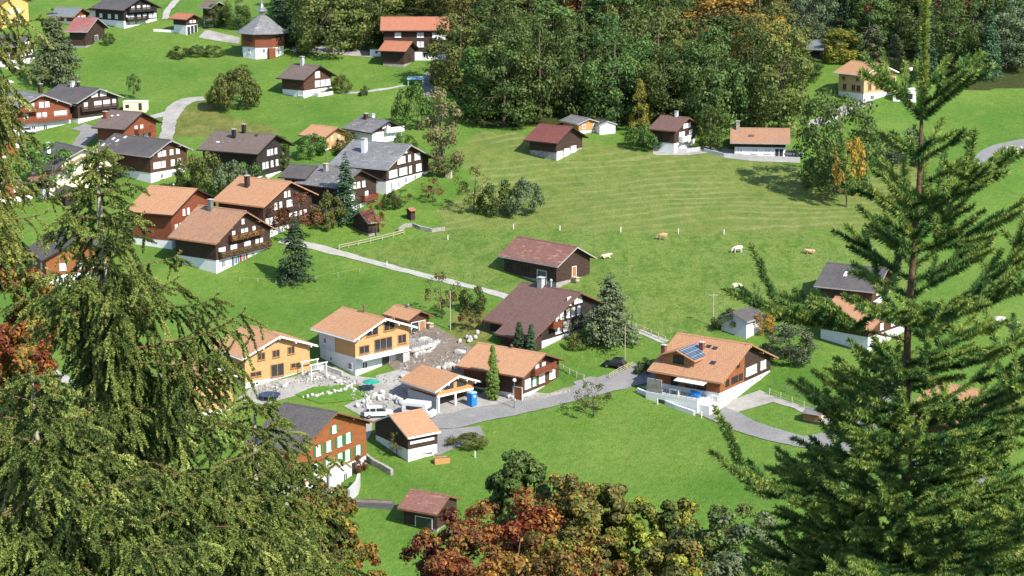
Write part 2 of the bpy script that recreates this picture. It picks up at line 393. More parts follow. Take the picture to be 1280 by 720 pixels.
def build_ground():
    xs = [-900,-600,-400,-300,-250,-215] + list(np.arange(-190, 190.1, 1.7)) + [215,250,300,400,600,900]
    ys = [-120,-80,-50,-30,-15] + list(np.arange(0, 235, 4.0)) + list(np.arange(235, 620, 1.7)) + [625,640,660,700,760,850,1000,1300,1700,2200]
    nx, ny = len(xs), len(ys)
    v = [(x, y, terr(x, y) if y > -1 else 134.2 - .15 * y) for y in ys for x in xs]
    f = [(j*nx+i, j*nx+i+1, (j+1)*nx+i+1, (j+1)*nx+i) for j in range(ny-1) for i in range(nx-1)]
    me = bpy.data.meshes.new("meadow"); me.from_pydata(v, [], f); me.materials.append(ground_material())
    ca = me.color_attributes.new("zone", 'FLOAT_COLOR', 'POINT')
    d = np.zeros((len(v), 4), dtype=np.float32)
    def bb(p): return min(q[0] for q in p), max(q[0] for q in p), min(q[1] for q in p), max(q[1] for q in p)
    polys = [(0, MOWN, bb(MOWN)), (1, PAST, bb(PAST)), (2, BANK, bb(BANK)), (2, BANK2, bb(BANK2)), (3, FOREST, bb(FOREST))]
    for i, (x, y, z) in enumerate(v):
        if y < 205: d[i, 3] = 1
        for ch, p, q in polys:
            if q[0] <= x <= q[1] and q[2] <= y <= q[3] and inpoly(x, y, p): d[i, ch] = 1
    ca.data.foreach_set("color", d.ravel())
    me.polygons.foreach_set("use_smooth", [True] * len(f))
    o = place(me, "meadow"); tag(o, kind="structure"); return o
build_ground()

M['asphalt'] = paving('sun bleached asphalt', (.215, .212, .205))
M['gravel'] = paving('pale gravel', (.31, .298, .275), .24)
M['soil'] = plain('bare soil', (.17, .135, .105), .95, .3, 1.2, bmp=.7)
M['track'] = paving('concrete track', (.36, .35, .31), .2)
M['lawn'] = plain('short lawn', (.075, .165, .016), .95, .3, 1.6, bmp=.6)
def strip(name, pts, width, mat, lift=.06, kind="structure", label=None, jitter=.06, seed=1, px=True):
    """ribbon following the ground through pixel points; a raised edge so that it is a real slab"""
    rr = random.Random(seed)
    P = [Vector((*G(*p), 0)) for p in pts] if px else [Vector((*p, 0)) for p in pts]
    # resample with Catmull-Rom
    Q = []
    for i in range(len(P) - 1):
        p0 = P[max(i-1, 0)]; p1 = P[i]; p2 = P[i+1]; p3 = P[min(i+2, len(P)-1)]
        n = max(2, int((p2 - p1).length / 1.0))
        for k in range(n):
            t = k / n
            Q.append(.5*((2*p1)+(-p0+p2)*t+(2*p0-5*p1+4*p2-p3)*t*t+(-p0+3*p1-3*p2+p3)*t**3))
    Q.append(P[-1])
    mb = MB(); K = 4; jl = jr = 0.0
    W = width if hasattr(width, '__len__') else [width] * len(pts)
    for i, q in enumerate(Q):
        d = (Q[min(i+1, len(Q)-1)] - Q[max(i-1, 0)]).normalized(); nn = Vector((-d.y, d.x, 0))
        w = np.interp(i / (len(Q)-1) * (len(pts)-1), range(len(pts)), W) * .5
        jl = .6 * jl + rr.uniform(-jitter, jitter) * 3; jr = .6 * jr + rr.uniform(-jitter, jitter) * 3
        wl, wr = w + jl, w + jr
        for k in range(K + 1):
            t = -wl + (wl + wr) * k / K; p = q + nn * t
            mb.v.append((p.x, p.y, terr(p.x, p.y) + lift))
    for i in range(len(Q) - 1):
        for k in range(K):
            a = i*(K+1)+k; mb.f.append((a, a+K+1, a+K+2, a+1)[::-1]); mb.m.append(0)
    o = mb.build(name, mat); return tag(o, kind=kind)
def patch(name, pts, mat, lift=.05, kind="structure", step=1.2):
    """irregular flat area, meshed on a fine grid clipped to the outline"""
    import bmesh
    P = gpoly(pts)
    bm = bmesh.new()
    vs = [bm.verts.new((x, y, 0)) for x, y in P]
    bm.faces.new(vs)
    x0, x1 = min(p[0] for p in P), max(p[0] for p in P); y0, y1 = min(p[1] for p in P), max(p[1] for p in P)
    for ax, lo, hi in ((0, x0, x1), (1, y0, y1)):
        t = lo + step
        while t < hi:
            co = (t, 0, 0) if ax == 0 else (0, t, 0); no = (1, 0, 0) if ax == 0 else (0, 1, 0)
            bmesh.ops.bisect_plane(bm, geom=bm.verts[:] + bm.edges[:] + bm.faces[:], plane_co=co, plane_no=no)
            t += step
    for q in bm.verts: q.co.z = terr(q.co.x, q.co.y) + lift
    for fc in bm.faces:
        fc.normal_update()
        if fc.normal.z < 0: fc.normal_flip()
    me = bpy.data.meshes.new(name); bm.to_mesh(me); bm.free(); me.materials.append(mat)
    return tag(place(me, name), kind=kind)

patch('building_plot_soil', [(497,402),(515,400),(545,408),(600,440),(606,470),(560,475),(500,470),(470,440)], M['soil'], .05)
patch('gravel_yard', [(500,462),(556,476),(600,492),(622,486),(690,493),(700,499),(640,514),(575,530),(520,534),(470,530),(430,508),(462,492),(470,470)], M['gravel'], .07)
patch('gravel_terrace', [(296,500),(318,482),(372,470),(402,452),(440,470),(480,474),(470,500),(430,482),(380,492),(330,506)], M['gravel'], .06)
patch('yard_lawn', [(368,494),(392,484),(446,480),(462,494),(450,500),(400,505)], M['lawn'], .10)
strip('village_road', [(520,528),(560,527),(600,518),(640,511),(690,500),(730,489),(760,480),(790,472),(812,462)], [5.5,5.2,5.0,4.6,4.4,4.4,4.8,6,6], M['asphalt'], .11, seed=3)
patch('asphalt_apron', [(716,478),(738,471),(762,475),(787,460),(812,453),(820,470),(782,487),(730,491)], M['asphalt'], .09)
patch('lower_yard', [(545,538),(600,533),(606,545),(570,560),(548,570),(470,548),(478,530)], M['asphalt'], .08)
strip('valley_road', [(842,492),(870,508),(900,518),(930,532),(975,546),(1035,560),(1090,573),(1160,588),(1240,600),(1290,608)], [3,5.0,5.2,4.2,3.8,3.8,3.8,4,4,4], M['asphalt'], .11, seed=4)
patch('chalet_apron', [(800,484),(835,478),(900,505),(950,488),(975,500),(905,520),(870,514)], M['gravel'], .07)
strip('loop_drive', [(905,516),(945,497),(985,505),(1040,530)], [3.5,2.2,1.6,1.6], M['gravel'], .09, seed=5)
strip('side_road', [(1010,553),(1055,548),(1080,530),(1096,512),(1110,494),(1130,480)], [4,6,5.5,5,4,4], M['asphalt'], .10, seed=6)
strip('meadow_track', [(352,300),(394,309),(430,318),(470,329),(520,342),(560,352),(600,362),(645,375),(700,393),(790,412),(832,428)], [3.4,3.0,2.2,2.0,1.9,1.9,1.9,1.9,1.9,1.8,1.6], M['track'], .08, seed=7)
strip('upper_road', [(255,123),(238,125),(224,131),(216,140),(212,152),(209,166),(206,176)], [3,4.2,4.6,3.6,3.0,3.0,3.2], M['gravel'], .09, seed=8)
strip('upper_road_branch', [(218,138),(205,143),(192,146),(180,148)], [3.4,3.0,2.6,2.4], M['gravel'], .07, seed=9)
strip('hill_path', [(224,-4),(216,6),(209,14),(207,24)], 2.0, M['track'], .08, seed=10)
patch('church_square', [(248,47),(256,38),(262,38),(300,47),(299,55),(270,51)], M['gravel'], .06)
strip('footpath', [(428,116),(450,116),(470,113),(490,110),(505,107)], 1.5, M['track'], .07, seed=11)
strip('wood_road', [(556,84),(543,92),(537,101),(536,112),(540,122)], [5,4.6,4.4,4.0,4.0], M['asphalt'], .08, seed=12)
strip('right_road', [(1215,205),(1240,191),(1262,183),(1290,178)], [2.6,4.5,5,5], M['asphalt'], .08, seed=13)
strip('left_lane', [(40,452),(62,466),(85,478),(106,487)], 2.6, M['track'], .08, seed=14)
strip('village_lane', [(98,158),(112,163),(104,176),(96,186)], [5,4,3.4,3.4], M['asphalt'], .08, seed=15)
patch('church_forecourt', [(365,58),(400,56),(470,66),(470,72),(440,70),(400,66),(366,66)], M['gravel'], .06)
strip('chalet_path', [(462,508),(468,516),(458,530),(452,548),(440,560)], [2.4,2.4,2.0,2.0,3.0], M['gravel'], .10, seed=16)
strip('farm_drive', [(816,190),(850,190),(890,187),(915,194),(950,198),(1000,200)], [4,5,5,5,4,4], M['gravel'], .06, seed=17)
strip('house_drive', [(1085,128),(1060,136),(1030,150),(1010,158)], [4,4,4,4], M['gravel'], .06, seed=18)

# ------------------------------------------------------------------ houses
FIT = {"C": [-107.19, 535.0, -38.7, 1, 13.9, 13.9, 3.8, 6.9], "B": [-122.98, 535.53, -21.6, 1, 8.7, 9.4, 1.4, 3.6], "D": [-113.24, 512.19, -12.8, 1, 6.5, 13.9, 3.3, 6.4], "E": [-88.88, 523.59, -35.7, 1, 6.9, 6.3, 3.7, 5.0], "Fb": [-82.53, 530.92, -28.0, 1, 4.5, 7.4, 4.8, 6.3], "H": [-129.44, 492.94, -11.4, 1, 12.0, 11.1, 4.9, 7.3], "I": [-114.52, 442.97, -46.3, 1, 21.8, 16.9, 3.8, 7.1], "J": [-101.76, 449.26, -36.5, 1, 14.3, 14.4, 3.6, 6.3], "K": [-86.57, 427.43, -25.9, 1, 9.1, 14.0, 4.5, 7.6], "L": [-79.62, 408.97, -35.4, 1, 17.5, 12.8, 4.5, 7.3], "M": [-57.36, 409.3, -25.9, 1, 15.7, 14.9, 5.2, 8.4], "N": [-91.88, 398.82, -48.9, 1, 6.0, 20.1, 2.5, 6.7], "N2": [-93.53, 401.49, -50.8, 1, 13.1, 15.0, 5.1, 8.1], "P": [-66.6, 371.47, -22.5, 1, 10.9, 18.4, 5.3, 9.0], "Q": [-55.37, 359.67, -33.4, 1, 12.2, 17.5, 4.1, 9.0], "R": [-49.18, 376.06, -32.1, 1, 13.3, 17.3, 5.2, 9.0], "U": [-50.31, 468.75, -34.3, 1, 8.9, 12.6, 3.5, 6.5], "V": [-25.26, 501.07, 1.9, 1, 17.8, 13.4, 6.9, 9.8], "W": [-29.08, 492.48, -19.5, 1, 7.8, 9.4, 3.5, 5.6], "Y": [-42.01, 426.81, -39.3, 1, 8.2, 8.8, 2.3, 4.2], "Z": [-31.2, 432.61, -47.6, 1, 10.8, 10.7, 2.1, 4.4], "AA": [-27.61, 402.52, -29.8, 1, 14.9, 18.5, 3.7, 7.7], "AB": [-35.67, 388.19, -36.2, 1, 12.6, 13.4, 4.4, 7.4], "AB2": [-43.12, 391.65, -24.9, 1, 6.6, 9.7, 4.8, 6.8], "AH": [9.78, 421.43, -36.6, 1, 9.2, 12.1, 2.8, 5.8], "AI": [36.5, 426.13, -33.3, 1, 7.3, 12.0, 4.4, 6.8], "AJ": [55.36, 423.85, -6.6, 1, 13.2, 11.8, 2.2, 4.7], "AF": [15.73, 437.19, -60.2, 1, 8.1, 6.4, 1.7, 2.8], "AG": [20.8, 436.22, -65.7, 1, 5.6, 4.6, 1.8, 2.6], "AK": [79.21, 498.61, -22.2, 1, 5.8, 10.1, 2.3, 4.4], "AL": [86.03, 464.78, -50.7, 1, 10.0, 12.6, 5.4, 7.8], "AN": [6.56, 350.57, -42.5, 1, 15.0, 11.1, 2.9, 5.8], "AO": [6.87, 327.72, -39.4, 1, 13.3, 21.8, 1.6, 6.5], "AQ": [-41.23, 307.24, -50.9, 1, 10.7, 14.5, 4.2, 6.9], "AR": [-24.92, 313.11, -46.5, 1, 11.6, 13.7, 5.0, 7.6], "AS": [-18.14, 325.07, -46.8, 1, 7.0, 5.9, 2.0, 3.3], "AT": [-11.6, 297.83, -48.2, 1, 9.3, 9.6, 2.9, 4.7], "AU": [-0.08, 303.76, -33.8, 1, 13.4, 13.1, 3.0, 5.5], "AV": [-16.24, 281.08, 215.2, -1, 5.9, 10.5, 3.2, 5.5], "AW": [-27.78, 268.23, -30.9, 1, 5.7, 19.0, 7.6, 11.5], "AX": [-11.58, 257.99, -27.3, 1, 6.4, 7.7, 2.4, 4.0], "AY": [33.17, 304.01, -34.8, 1, 13.9, 19.5, 3.2, 7.5], "BA": [40.11, 324.32, 228.5, -1, 5.9, 6.1, 2.5, 3.7], "S": [-82.27, 349.56, -62.5, 1, 12.8, 14.2, 4.5, 7.9], "T": [-113.1, 421.72, -31.7, 1, 9.0, 9.4, 2.1, 3.9], "T2": [-106.3, 391.59, -49.0, 1, 10.0, 12.9, 2.7, 5.3], "O": [-91.27, 389.85, -53.1, 1, 5.9, 5.5, 1.7, 3.0], "A": [-141.29, 533.68, -32.5, 1, 12.0, 12.0, 5.8, 8.3], "BB1": [65.37, 338.45, -27.7, 1, 5.6, 13.9, 3.0, 6.0], "BB2": [63.23, 320.96, -41.2, 1, 5.5, 14.2, 2.9, 6.1], "BB3": [72.21, 284.16, -43.2, 1, 8.5, 17.2, 3.0, 6.8], "BB4": [47.45, 288.78, -33.4, 1, 3.0, 2.7, 1.4, 2.0], "BC": [-49.65, 293.72, -50.6, 1, 10.3, 8.9, 4.9, 7.3], "AC": [-28.97, 373.76, 214.3, -1, 3.3, 6.8, 2.2, 4.0], "AD": [-20.4, 379.95, 216.5, -1, 1.5, 2.0, 1.8, 2.2]}
_win = {}
def win_mesh(w, h, style):
    k = (round(w, 2), round(h, 2), style)
    if k in _win: return _win[k]
    fr = MB(); pa = MB(); sh = []; t = .13; d = .09
    W2 = w / 2
    fr.box(-.02, d, -W2, -W2 + t, 0, h); fr.box(-.02, d, W2 - t, W2, 0, h)
    fr.box(-.02, d, -W2 + t, W2 - t, 0, t); fr.box(-.02, d, -W2 + t, W2 - t, h - t, h)
    nm = 1 if w < 1.9 else 2 if w < 3 else 3
    for q in range(1, nm + (0 if nm > 1 or w < .8 else 1)) if nm > 1 else ([1] if w >= .8 else []):
        y = -W2 + w * q / (nm if nm > 1 else 2); fr.box(-.02, d - .02, y - .05, y + .05, t, h - t)
    fr.box(-.02, d + .08, -W2 - .06, W2 + .06, -.07, -.003)
    pa.box(-.015, .035, -W2 + t, W2 - t, t, h - t)
    if style in ('green', 'whiteshut', 'red', 'blue'):
        for s in (-1, 1):
            y = s * (W2 + w * .25 + .03); q = MB(); q.box(-.01, .06, y - w * .25, y + w * .25, -.02, h + .02); sh.append(q)
    fm = M['woodframe'] if style in ('new', 'darkwood') else M['frame']
    if style == 'darkwood': fm = M['fdark']
    r = (fr.mesh('window', fm), pa.mesh('pane', M['pane_dark'] if style in ('dark', 'new', 'darkwood', 'red', 'blue') else M['pane_light']),
         [q.mesh('shutter', {'green': M['green'], 'red': M['redshut'], 'blue': M['blueshut']}.get(style, M['frame'])) for q in sh])
    _win[k] = r; return r
def window(root, pos, rz, w, h, style):
    a, b, c = win_mesh(w, h, style)
    o = place(a, 'window', root, pos, rz)
    place(b, 'pane', o)
    for q in c: place(q, 'shutter', o)
    return o
def chimney(roof, x, y, z, h=1.5, w=.7, mat='white', cap=True):
    m = MB(); m.box(x - w/2, x + w/2, y - w/2, y + w/2, z - 1.0, z + h, 0)
    if cap:
        for sx in (-1, 1):
            for sy in (-1, 1): m.box(x+sx*w*.42-.06, x+sx*w*.42+.06, y+sy*w*.42-.06, y+sy*w*.42+.06, z+h, z+h+.22, 0)
        m.box(x - w*.62, x + w*.62, y - w*.62, y + w*.62, z + h + .22, z + h + .32, 1)
    m.build('chimney', [M[mat], M['concrete']], roof)
def flue(roof, x, y, z, h=1.4, mat='metal'):
    m = MB(); m.lathe([(.0, z-.5), (.16, z-.5), (.16, z+h), (.28, z+h), (.28, z+h+.08), (.10, z+h+.3)], 8)
    m.build('chimney', M[mat], roof)
class House: pass
def house(key, name, label, cat, roof, upper, base, h1=2.6, fascia='fwood', thick=.26, og=1.0, oe=1.0, grow=(), dL=0,
          rows=(), side=(), chim=(), flues=(), balc=(), beams=False, group=None, doors=(), sky=(), gable_mat=None):
    x, y, az, s, Lr, W, he, hr = FIT[key]
    a0 = R(az)
    if dL: x -= math.cos(a0) * dL / 2; y -= math.sin(a0) * dL / 2; Lr += dL
    H = House(); z0 = terr(x, y); root = empty(name, (x, y, z0), a0); tag(root, label, cat, group)
    a, b = Lr / 2, W / 2; wa, wb = a - og, b - oe
    sl = (hr - he) / b
    def W2(lx, ly): return x + lx * math.cos(a0) - ly * math.sin(a0), y + lx * math.sin(a0) + ly * math.cos(a0)
    zB = terr(*W2(wa, -s * wb)) - z0; zmin = min(terr(*W2(i * wa, j * wb)) for i in (-1, 1) for j in (-1, 1)) - z0 - .6
    zs = zB + h1
    H.__dict__.update(root=root, a=a, b=b, wa=wa, wb=wb, zB=zB, zs=zs, he=he, hr=hr, sl=sl, s=s, z0=z0, W2=W2, zmin=zmin, az=a0)
    # roof (mats: covering, underside, bargeboards)
    t = thick; r = MB()
    poly = [(-b, he), (-b, he - t), (0, hr - t), (b, he - t), (b, he), (0, hr)]      # ccw seen from +x is reversed, fixed below
    poly = poly[::-1]
    sm = []
    for i in range(6):
        p, q = poly[i], poly[(i + 1) % 6]
        top = (p[1] == he and q == (0, hr)) or (p == (0, hr) and q[1] == he)
        edge = p[0] == q[0]
        sm.append(0 if top else (2 if edge else 1))
    poly = [(p[0], p[1]) for p in poly][::-1]
    sm = []
    for i in range(6):
        p, q = poly[i], poly[(i + 1) % 6]
        sm.append(2 if p[0] == q[0] else (0 if (p == (0, hr) or q == (0, hr)) and (p[1] in (he,) or q[1] in (he,)) else 1))
    # extrude and split end faces into two quads so that they stay planar and convex
    k = len(r.v)
    for X in (-a, a):
        for p in poly: r.v.append((X, p[0], p[1]))
    for i in range(6):
        j = (i + 1) % 6; r.f.append((i, j, 6 + j, 6 + i)); r.m.append(sm[i])
    for o6, rev in ((0, True), (6, False)):
        for q in ((0, 1, 2, 5), (5, 2, 3, 4)):
            f = tuple(o6 + z for z in q); r.f.append(f if not rev else f[::-1]); r.m.append(2)
    # ridge cap and gutters
    r.prism([(-.22, hr - .05), (0, hr + .02), (.22, hr - .05), (0, hr + .12)], -a - .02, a + .02, 0)
    for sg in (-1, 1):
        r.box(-a + .05, a - .05, sg * (b + .02) - (.0 if sg > 0 else .12), sg * (b + .02) + (.12 if sg > 0 else .0), he - t + .02, he - t + .14, 2)
    if beams:
        for yy in (-.97, -.5, 0, .5, .97):
            Y = yy * wb; zt = hr - abs(Y) * sl - t - .02
            for e in (1, -1): r.box(*sorted((e * (wa - .1), e * (a - .12))), Y - .12, Y + .12, zt - .3, zt - .05, 2)
    ro = r.build('roof', [M[roof], M['timber_brown'] if fascia != 'fwhite' else M['timber_pale'], M[fascia]], root); H.roof = ro
    # walls
    zt, za = he + oe * sl - t + .08, hr - t + .08
    bmat = base
    if h1 > 0:
        g = MB(); g.box(-wa + .06, wa - .06, -wb + .06, wb - .06, zmin, zs + .06); g.build('ground_floor', M[base], root)
        lo = zs
    else: lo = zmin
    if lo > zt - .3:                                            # the plaster reaches the eaves: timber only fills the gable
        g2 = MB(); g2.prism([(-wb, lo), (wb, lo), (wb, max(lo + .02, zt)), (0, za), (-wb, max(lo + .02, zt))], -wa, wa)
    else:
        g2 = MB(); g2.prism([(-wb, lo), (wb, lo), (wb, zt), (0, za), (-wb, zt)], -wa, wa)
    g2.build('timber_wall', M[upper], root)
    # windows on the front gable:  (height above ground at the near corner, style, [(t, w, h), ...])
    for z, style, ws in rows:
        for tt, w, h in ws:
            inset = wa if z + zB >= zs - .05 or h1 == 0 else wa - .06
            window(root, (inset + .003, tt * wb * s, zB + z), 0, w, h, style)
    for z, style, ws in side:
        for tt, w, h in ws:
            inset = wb if z + zB >= zs - .05 or h1 == 0 else wb - .06
            window(root, (tt * wa, -s * (inset + .003), zB + z), R(-90) * s, w, h, style)
    for z, t0, t1, depth, mat in balc:
        bl = MB(); y0, y1 = sorted((t0 * wb * s, t1 * wb * s))
        bl.box(wa - .05, wa + depth, y0, y1, zB + z - .18, zB + z)
        for yy in (y0 + .3, (y0 + y1) / 2, y1 - .3): bl.box(wa - .05, wa + depth - .1, yy - .08, yy + .08, zB + z - .36, zB + z - .183)
        bo = bl.build('balcony', M[mat], root)
        rl = MB(); X = wa + depth
        rl.box(X - .08, X, y0, y1, zB + z + .92, zB + z + 1.0)
        nb = max(4, int((y1 - y0) / .24))
        for i in range(nb):
            yy = y0 + (y1 - y0) * (i + .5) / nb; rl.box(X - .06, X - .02, yy - .09, yy + .09, zB + z + .003, zB + z + .917)
        for yy in (y0, y1):
            rl.box(wa + .01, X - .083, yy - .03 if yy == y1 else yy, yy if yy == y1 else yy + .03, zB + z + .1, zB + z + .98)
        rl.build('railing', M[mat], bo)
    for face, tt, z, w, h, mat in doors:  # dark panes among these stand for shaded openings
        d = MB(); d.box(-.03, .05, -w/2, w/2, 0, h, 0); d.box(-.03, .08, -w/2 - .1, -w/2 - .003, 0, h, 1); d.box(-.03, .08, w/2 + .003, w/2 + .1, 0, h, 1); d.box(-.03, .08, -w/2 - .1, w/2 + .1, h + .003, h + .1, 1)
        if face == 'g': d.build('door', [M[mat], M['frame']], root, loc=(wa - .04, tt * wb * s, zB + z))
        else: d.build('door', [M[mat], M['frame']], root, loc=(tt * wa, -s * (wb - .04), zB + z), rz=R(-90) * s)
    for tx, ty, h, w, mat in chim:
        chimney(ro, tx * a, -ty * b * s, hr - abs(ty) * b * sl, h, w, mat)
    for tx, ty, h, mat in flues:
        flue(ro, tx * a, -ty * b * s, hr - abs(ty) * b * sl, h, mat)
    for tx, ty, w, h, mat in sky:
        m = MB(); X = tx * a; c = math.sqrt(1 + sl * sl)
        y0, y1 = -ty * b * s, -ty * b * s + s * h / c
        pts = []
        for zz in (.02, .12):
            for (px, py) in ((X - w/2, y0), (X + w/2, y0), (X + w/2, y1), (X - w/2, y1)): pts.append((px, py, hr - abs(py) * sl + zz))
        m.add(pts, [(0,3,2,1),(4,5,6,7),(0,1,5,4),(1,2,6,5),(2,3,7,6),(3,0,4,7)])
        m.build('skylight' if mat != 'solar' else 'solar_panel', M[mat], ro)
    return H

def W_(ts, w=1.0, h=1.1): return [(t, w, h) for t in ts]
OLD = "old chalets of the village"
# --- upper left hamlet
house('A', 'chalet', 'yellow plastered house at the top left corner of the view', 'house', 'tile_brown', 'yellow', 'yellow', 0,
      rows=[(1.2, 'white', W_([-.5, .1, .6])), (3.9, 'white', W_([-.3, .2], 1.6, 1.2))], side=[(3.6, 'white', W_([-.4, .4]))], fascia='fwood')
house('B', 'chalet', 'low house with a blue grey sheet roof behind the barn with the patched red roof', 'house', 'tile_blue', 'timber_red', 'cream', .9,
      rows=[(1.4, 'white', W_([-.2, .25, .6], .9, .8))], side=[(1.0, 'white', W_([-.5, .3], .8, .8))])
H = house('C', 'inn', 'big blackish inn with a white base and balconies above the upper left meadow', 'inn', 'tile_dark', 'timber_black', 'white', 2.1, dL=0,
      rows=[(.7, 'dark', W_([-.7, -.3], .9, .9)), (2.5, 'white', W_([-.75, -.5, -.1, .25, .6, .85], 1.2, 1.1)), (4.9, 'white', W_([-.45, -.1, .25, .5], 1.1, 1.1))],
      side=[(2.6, 'white', W_([-.6, 0, .5], 1.1, 1.1))], balc=[(4.5, -.8, .8, 1.2, 'timber_black'), (2.1, -.9, .3, 1.2, 'timber_black')], fascia='fdark')
w = MB(); w.box(-H.wa - 3.2, -H.wa - .002, -H.wb + .5, H.wb - 2, H.zmin, 3.1); w.build('annex', M['white'], H.root)
w = MB(); w.prism([(-H.wa - 4.1, 3.1), (-H.wa + .02, 3.1), (-H.wa + .02, 4.4)], -H.wb - .3, H.wb - 1.4, axis='y'); w.build('annex_roof', M['tile_dark'], H.root)
house('D', 'barn', 'old barn with a patched rusty red roof at the edge of the upper left meadow', 'barn', 'tile_redrust', 'timber_dark', 'stone', .7,
      rows=[(1.4, 'darkwood', W_([-.2, .4], 1.2, 1.6))], doors=[('g', .1, .6, 2.0, 2.2, 'timber_grey')], fascia='fgrey')
E_ = house('E', 'garage_house', 'small wooden store over a white garage with three open bays near the chapel', 'garage', 'tile_terra', 'timber_dark', 'white', 2.7,
      rows=[(3.3, 'white', W_([-.2, .4], .9, .6))], doors=[('g', -.62, .1, 1.1, 2.2, 'pane_dark'), ('g', .0, .35, 1.1, 2.1, 'pane_dark'), ('g', .62, .6, 1.1, 2.0, 'pane_dark')])  # no doors: dark panels stand in for the shade inside the bays
house('Fb', 'barn', 'tall narrow dark barn on a white base with a pale roof, behind the chapel', 'barn', 'tile_greybrown', 'timber_dark', 'white', 2.4,
      rows=[(1.0, 'dark', W_([-.3, .4], .8, .8))], fascia='fgrey')
house('H', 'chalet', 'dark brown chalet with a grey roof half hidden by the large dark grey conifer', 'house', 'tile_dark', 'timber_dark', 'white', 2.4,
      rows=[(3.2, 'white', W_([-.72, -.3, .2, .6], 1.2, 1.1)), (5.6, 'white', W_([-.1, .3], 1.0, 1.0)), (.8, 'dark', W_([-.6, -.1, .4], 1.0, 1.1))], side=[(3.2, 'white', W_([-.3, .4]))], fascia='fgrey')
# --- left village
house('I', 'chalet', 'wide orange brown chalet with a grey roof and two long balconies at the left', 'house', 'tile_grey', 'timber_red', 'white', 2.7,
      rows=[(3.7, 'white', W_([-.55, -.1, .1, .5, .66, .8], 1.1, 1.2)), (6.1, 'white', W_([-.5, -.32, 0, .2], 1.1, 1.2)), (.9, 'dark', W_([-.6, -.3, .1], 1.1, 1.2))],
      balc=[(5.6, -.9, -.2, 1.3, 'timber_red'), (3.1, -.95, .95, 1.3, 'timber_red')], chim=[(.75, -.12, 2.2, .8, 'timber_dark')], fascia='fgrey', beams=True)
house('J', 'chalet', 'dark brown slate roofed chalet with white windows, behind the wide orange brown chalet', 'house', 'tile_dark', 'timber_dark', 'white', 1.2,
      rows=[(3.3, 'white', W_([-.6, -.1, .08, .35, .5, .8], 1.1, 1.4)), (5.8, 'white', W_([-.25, -.08, .2, .36], .9, 1.2))], balc=[(2.9, -.9, .9, 1.0, 'timber_dark')],
      chim=[(-.3, .04, .9, .8, 'white'), (-.05, .0, .8, .6, 'timber_dark')], fascia='fgrey')
house('K', 'chalet', 'red painted chalet with white windows under a grey brown roof beside the pale upper road', 'house', 'tile_greybrown', 'timber_red', 'white', 1.2,
      rows=[(2.0, 'white', W_([-.62, -.35, .05, .35], 1.3, 1.8)), (4.7, 'white', W_([-.25, .1], 1.0, 1.1))], balc=[(4.2, -.35, .6, 1.2, 'timber_red')],
      side=[(1.6, 'dark', W_([-.75], 1.2, 1.2))], chim=[(-.75, .45, 1.2, .8, 'timber_red')], fascia='fdark', sky=[(-.5, .35, .5, .4, 'white'), (-.2, .3, .5, .4, 'white')])
house('L', 'chalet', 'long brown chalet whose dark roof carries rows of pale roof panels', 'house', 'tile_dark', 'timber_brown', 'white', 2.2,
      rows=[(3.0, 'white', W_([-.75, -.55, -.3, .2, .55], 1.1, 1.3)), (5.4, 'white', W_([-.5, -.25, .15, .5], 1.0, 1.1)), (.6, 'dark', W_([-.4, .2], 1.0, 1.1))],
      sky=[(-.86, .75, .5, 1.0, 'white'), (-.7, .7, .5, .9, 'tile_shale'), (-.8, .35, .5, .8, 'white'), (-.6, .45, .5, .9, 'white'), (-.5, .2, .5, .8, 'white'), (-.45, .7, .5, 1.2, 'tile_shale')], fascia='fgrey', beams=True)
house('M', 'farmhouse', 'grey roofed dark farmhouse with two black chimneys behind two bushy conifers', 'farmhouse', 'tile_greybrown', 'timber_black', 'white', 1.6,
      rows=[(3.0, 'white', W_([-.6, -.4, -.1, .2], .9, 1.3)), (5.6, 'white', W_([-.3, -.1, .15], .9, 1.2)), (.3, 'white', W_([.1, .5, .8], 1.2, 1.2))],
      chim=[(-.2, .3, 1.6, .7, 'timber_black'), (-.05, .02, 1.6, .7, 'timber_black')], sky=[(-.55, .6, .7, .4, 'white'), (-.4, .6, .6, .4, 'tile_shale'), (-.25, .55, .6, .6, 'tile_shale'), (.1, .55, .7, .5, 'tile_shale'), (-.4, .8, .9, .5, 'tile_shale')], fascia='fdark')
house('N', 'chalet', 'dark red chalet with a wide low orange roof behind the tip of the left spruce', 'house', 'tile_old', 'timber_dark', 'white', 2.2,
      rows=[(3.0, 'white', W_([-.82, -.7, -.55, -.25, -.1, .05, .5, .7], 1.1, 1.3)), (5.8, 'white', W_([-.28, -.1, .06, .3], 1.0, 1.3))], fascia='tile_old')
house('N2', 'house', 'cream gabled house with a grey roof and a tall white chimney at the left', 'house', 'tile_dark', 'cream', 'cream', 0,
      rows=[(6.0, 'dark', W_([-.05, .2], .9, 1.1)), (3.2, 'dark', W_([.3, .6], .9, 1.1))], chim=[(.1, .72, 3.0, .8, 'white')], fascia='fgrey', dL=0)
house('O', 'pavilion', 'small pavilion with a black roof below the chalet with the wide low orange roof', 'pavilion', 'tile_dark', 'timber_black', 'timber_black', 0, og=.5, oe=.5)
house('P', 'chalet', 'reddish chalet under a plain orange roof, just left of the flower decked chalet', 'house', 'tile_salmon', 'timber_red', 'white', 1.8,
      rows=[(3.4, 'white', W_([-.8, -.6, -.35], 1.0, 1.3)), (6.0, 'white', W_([-.45, -.25], .8, 1.2))], flues=[(0, .05, .6, 'metal')], fascia='fdark')
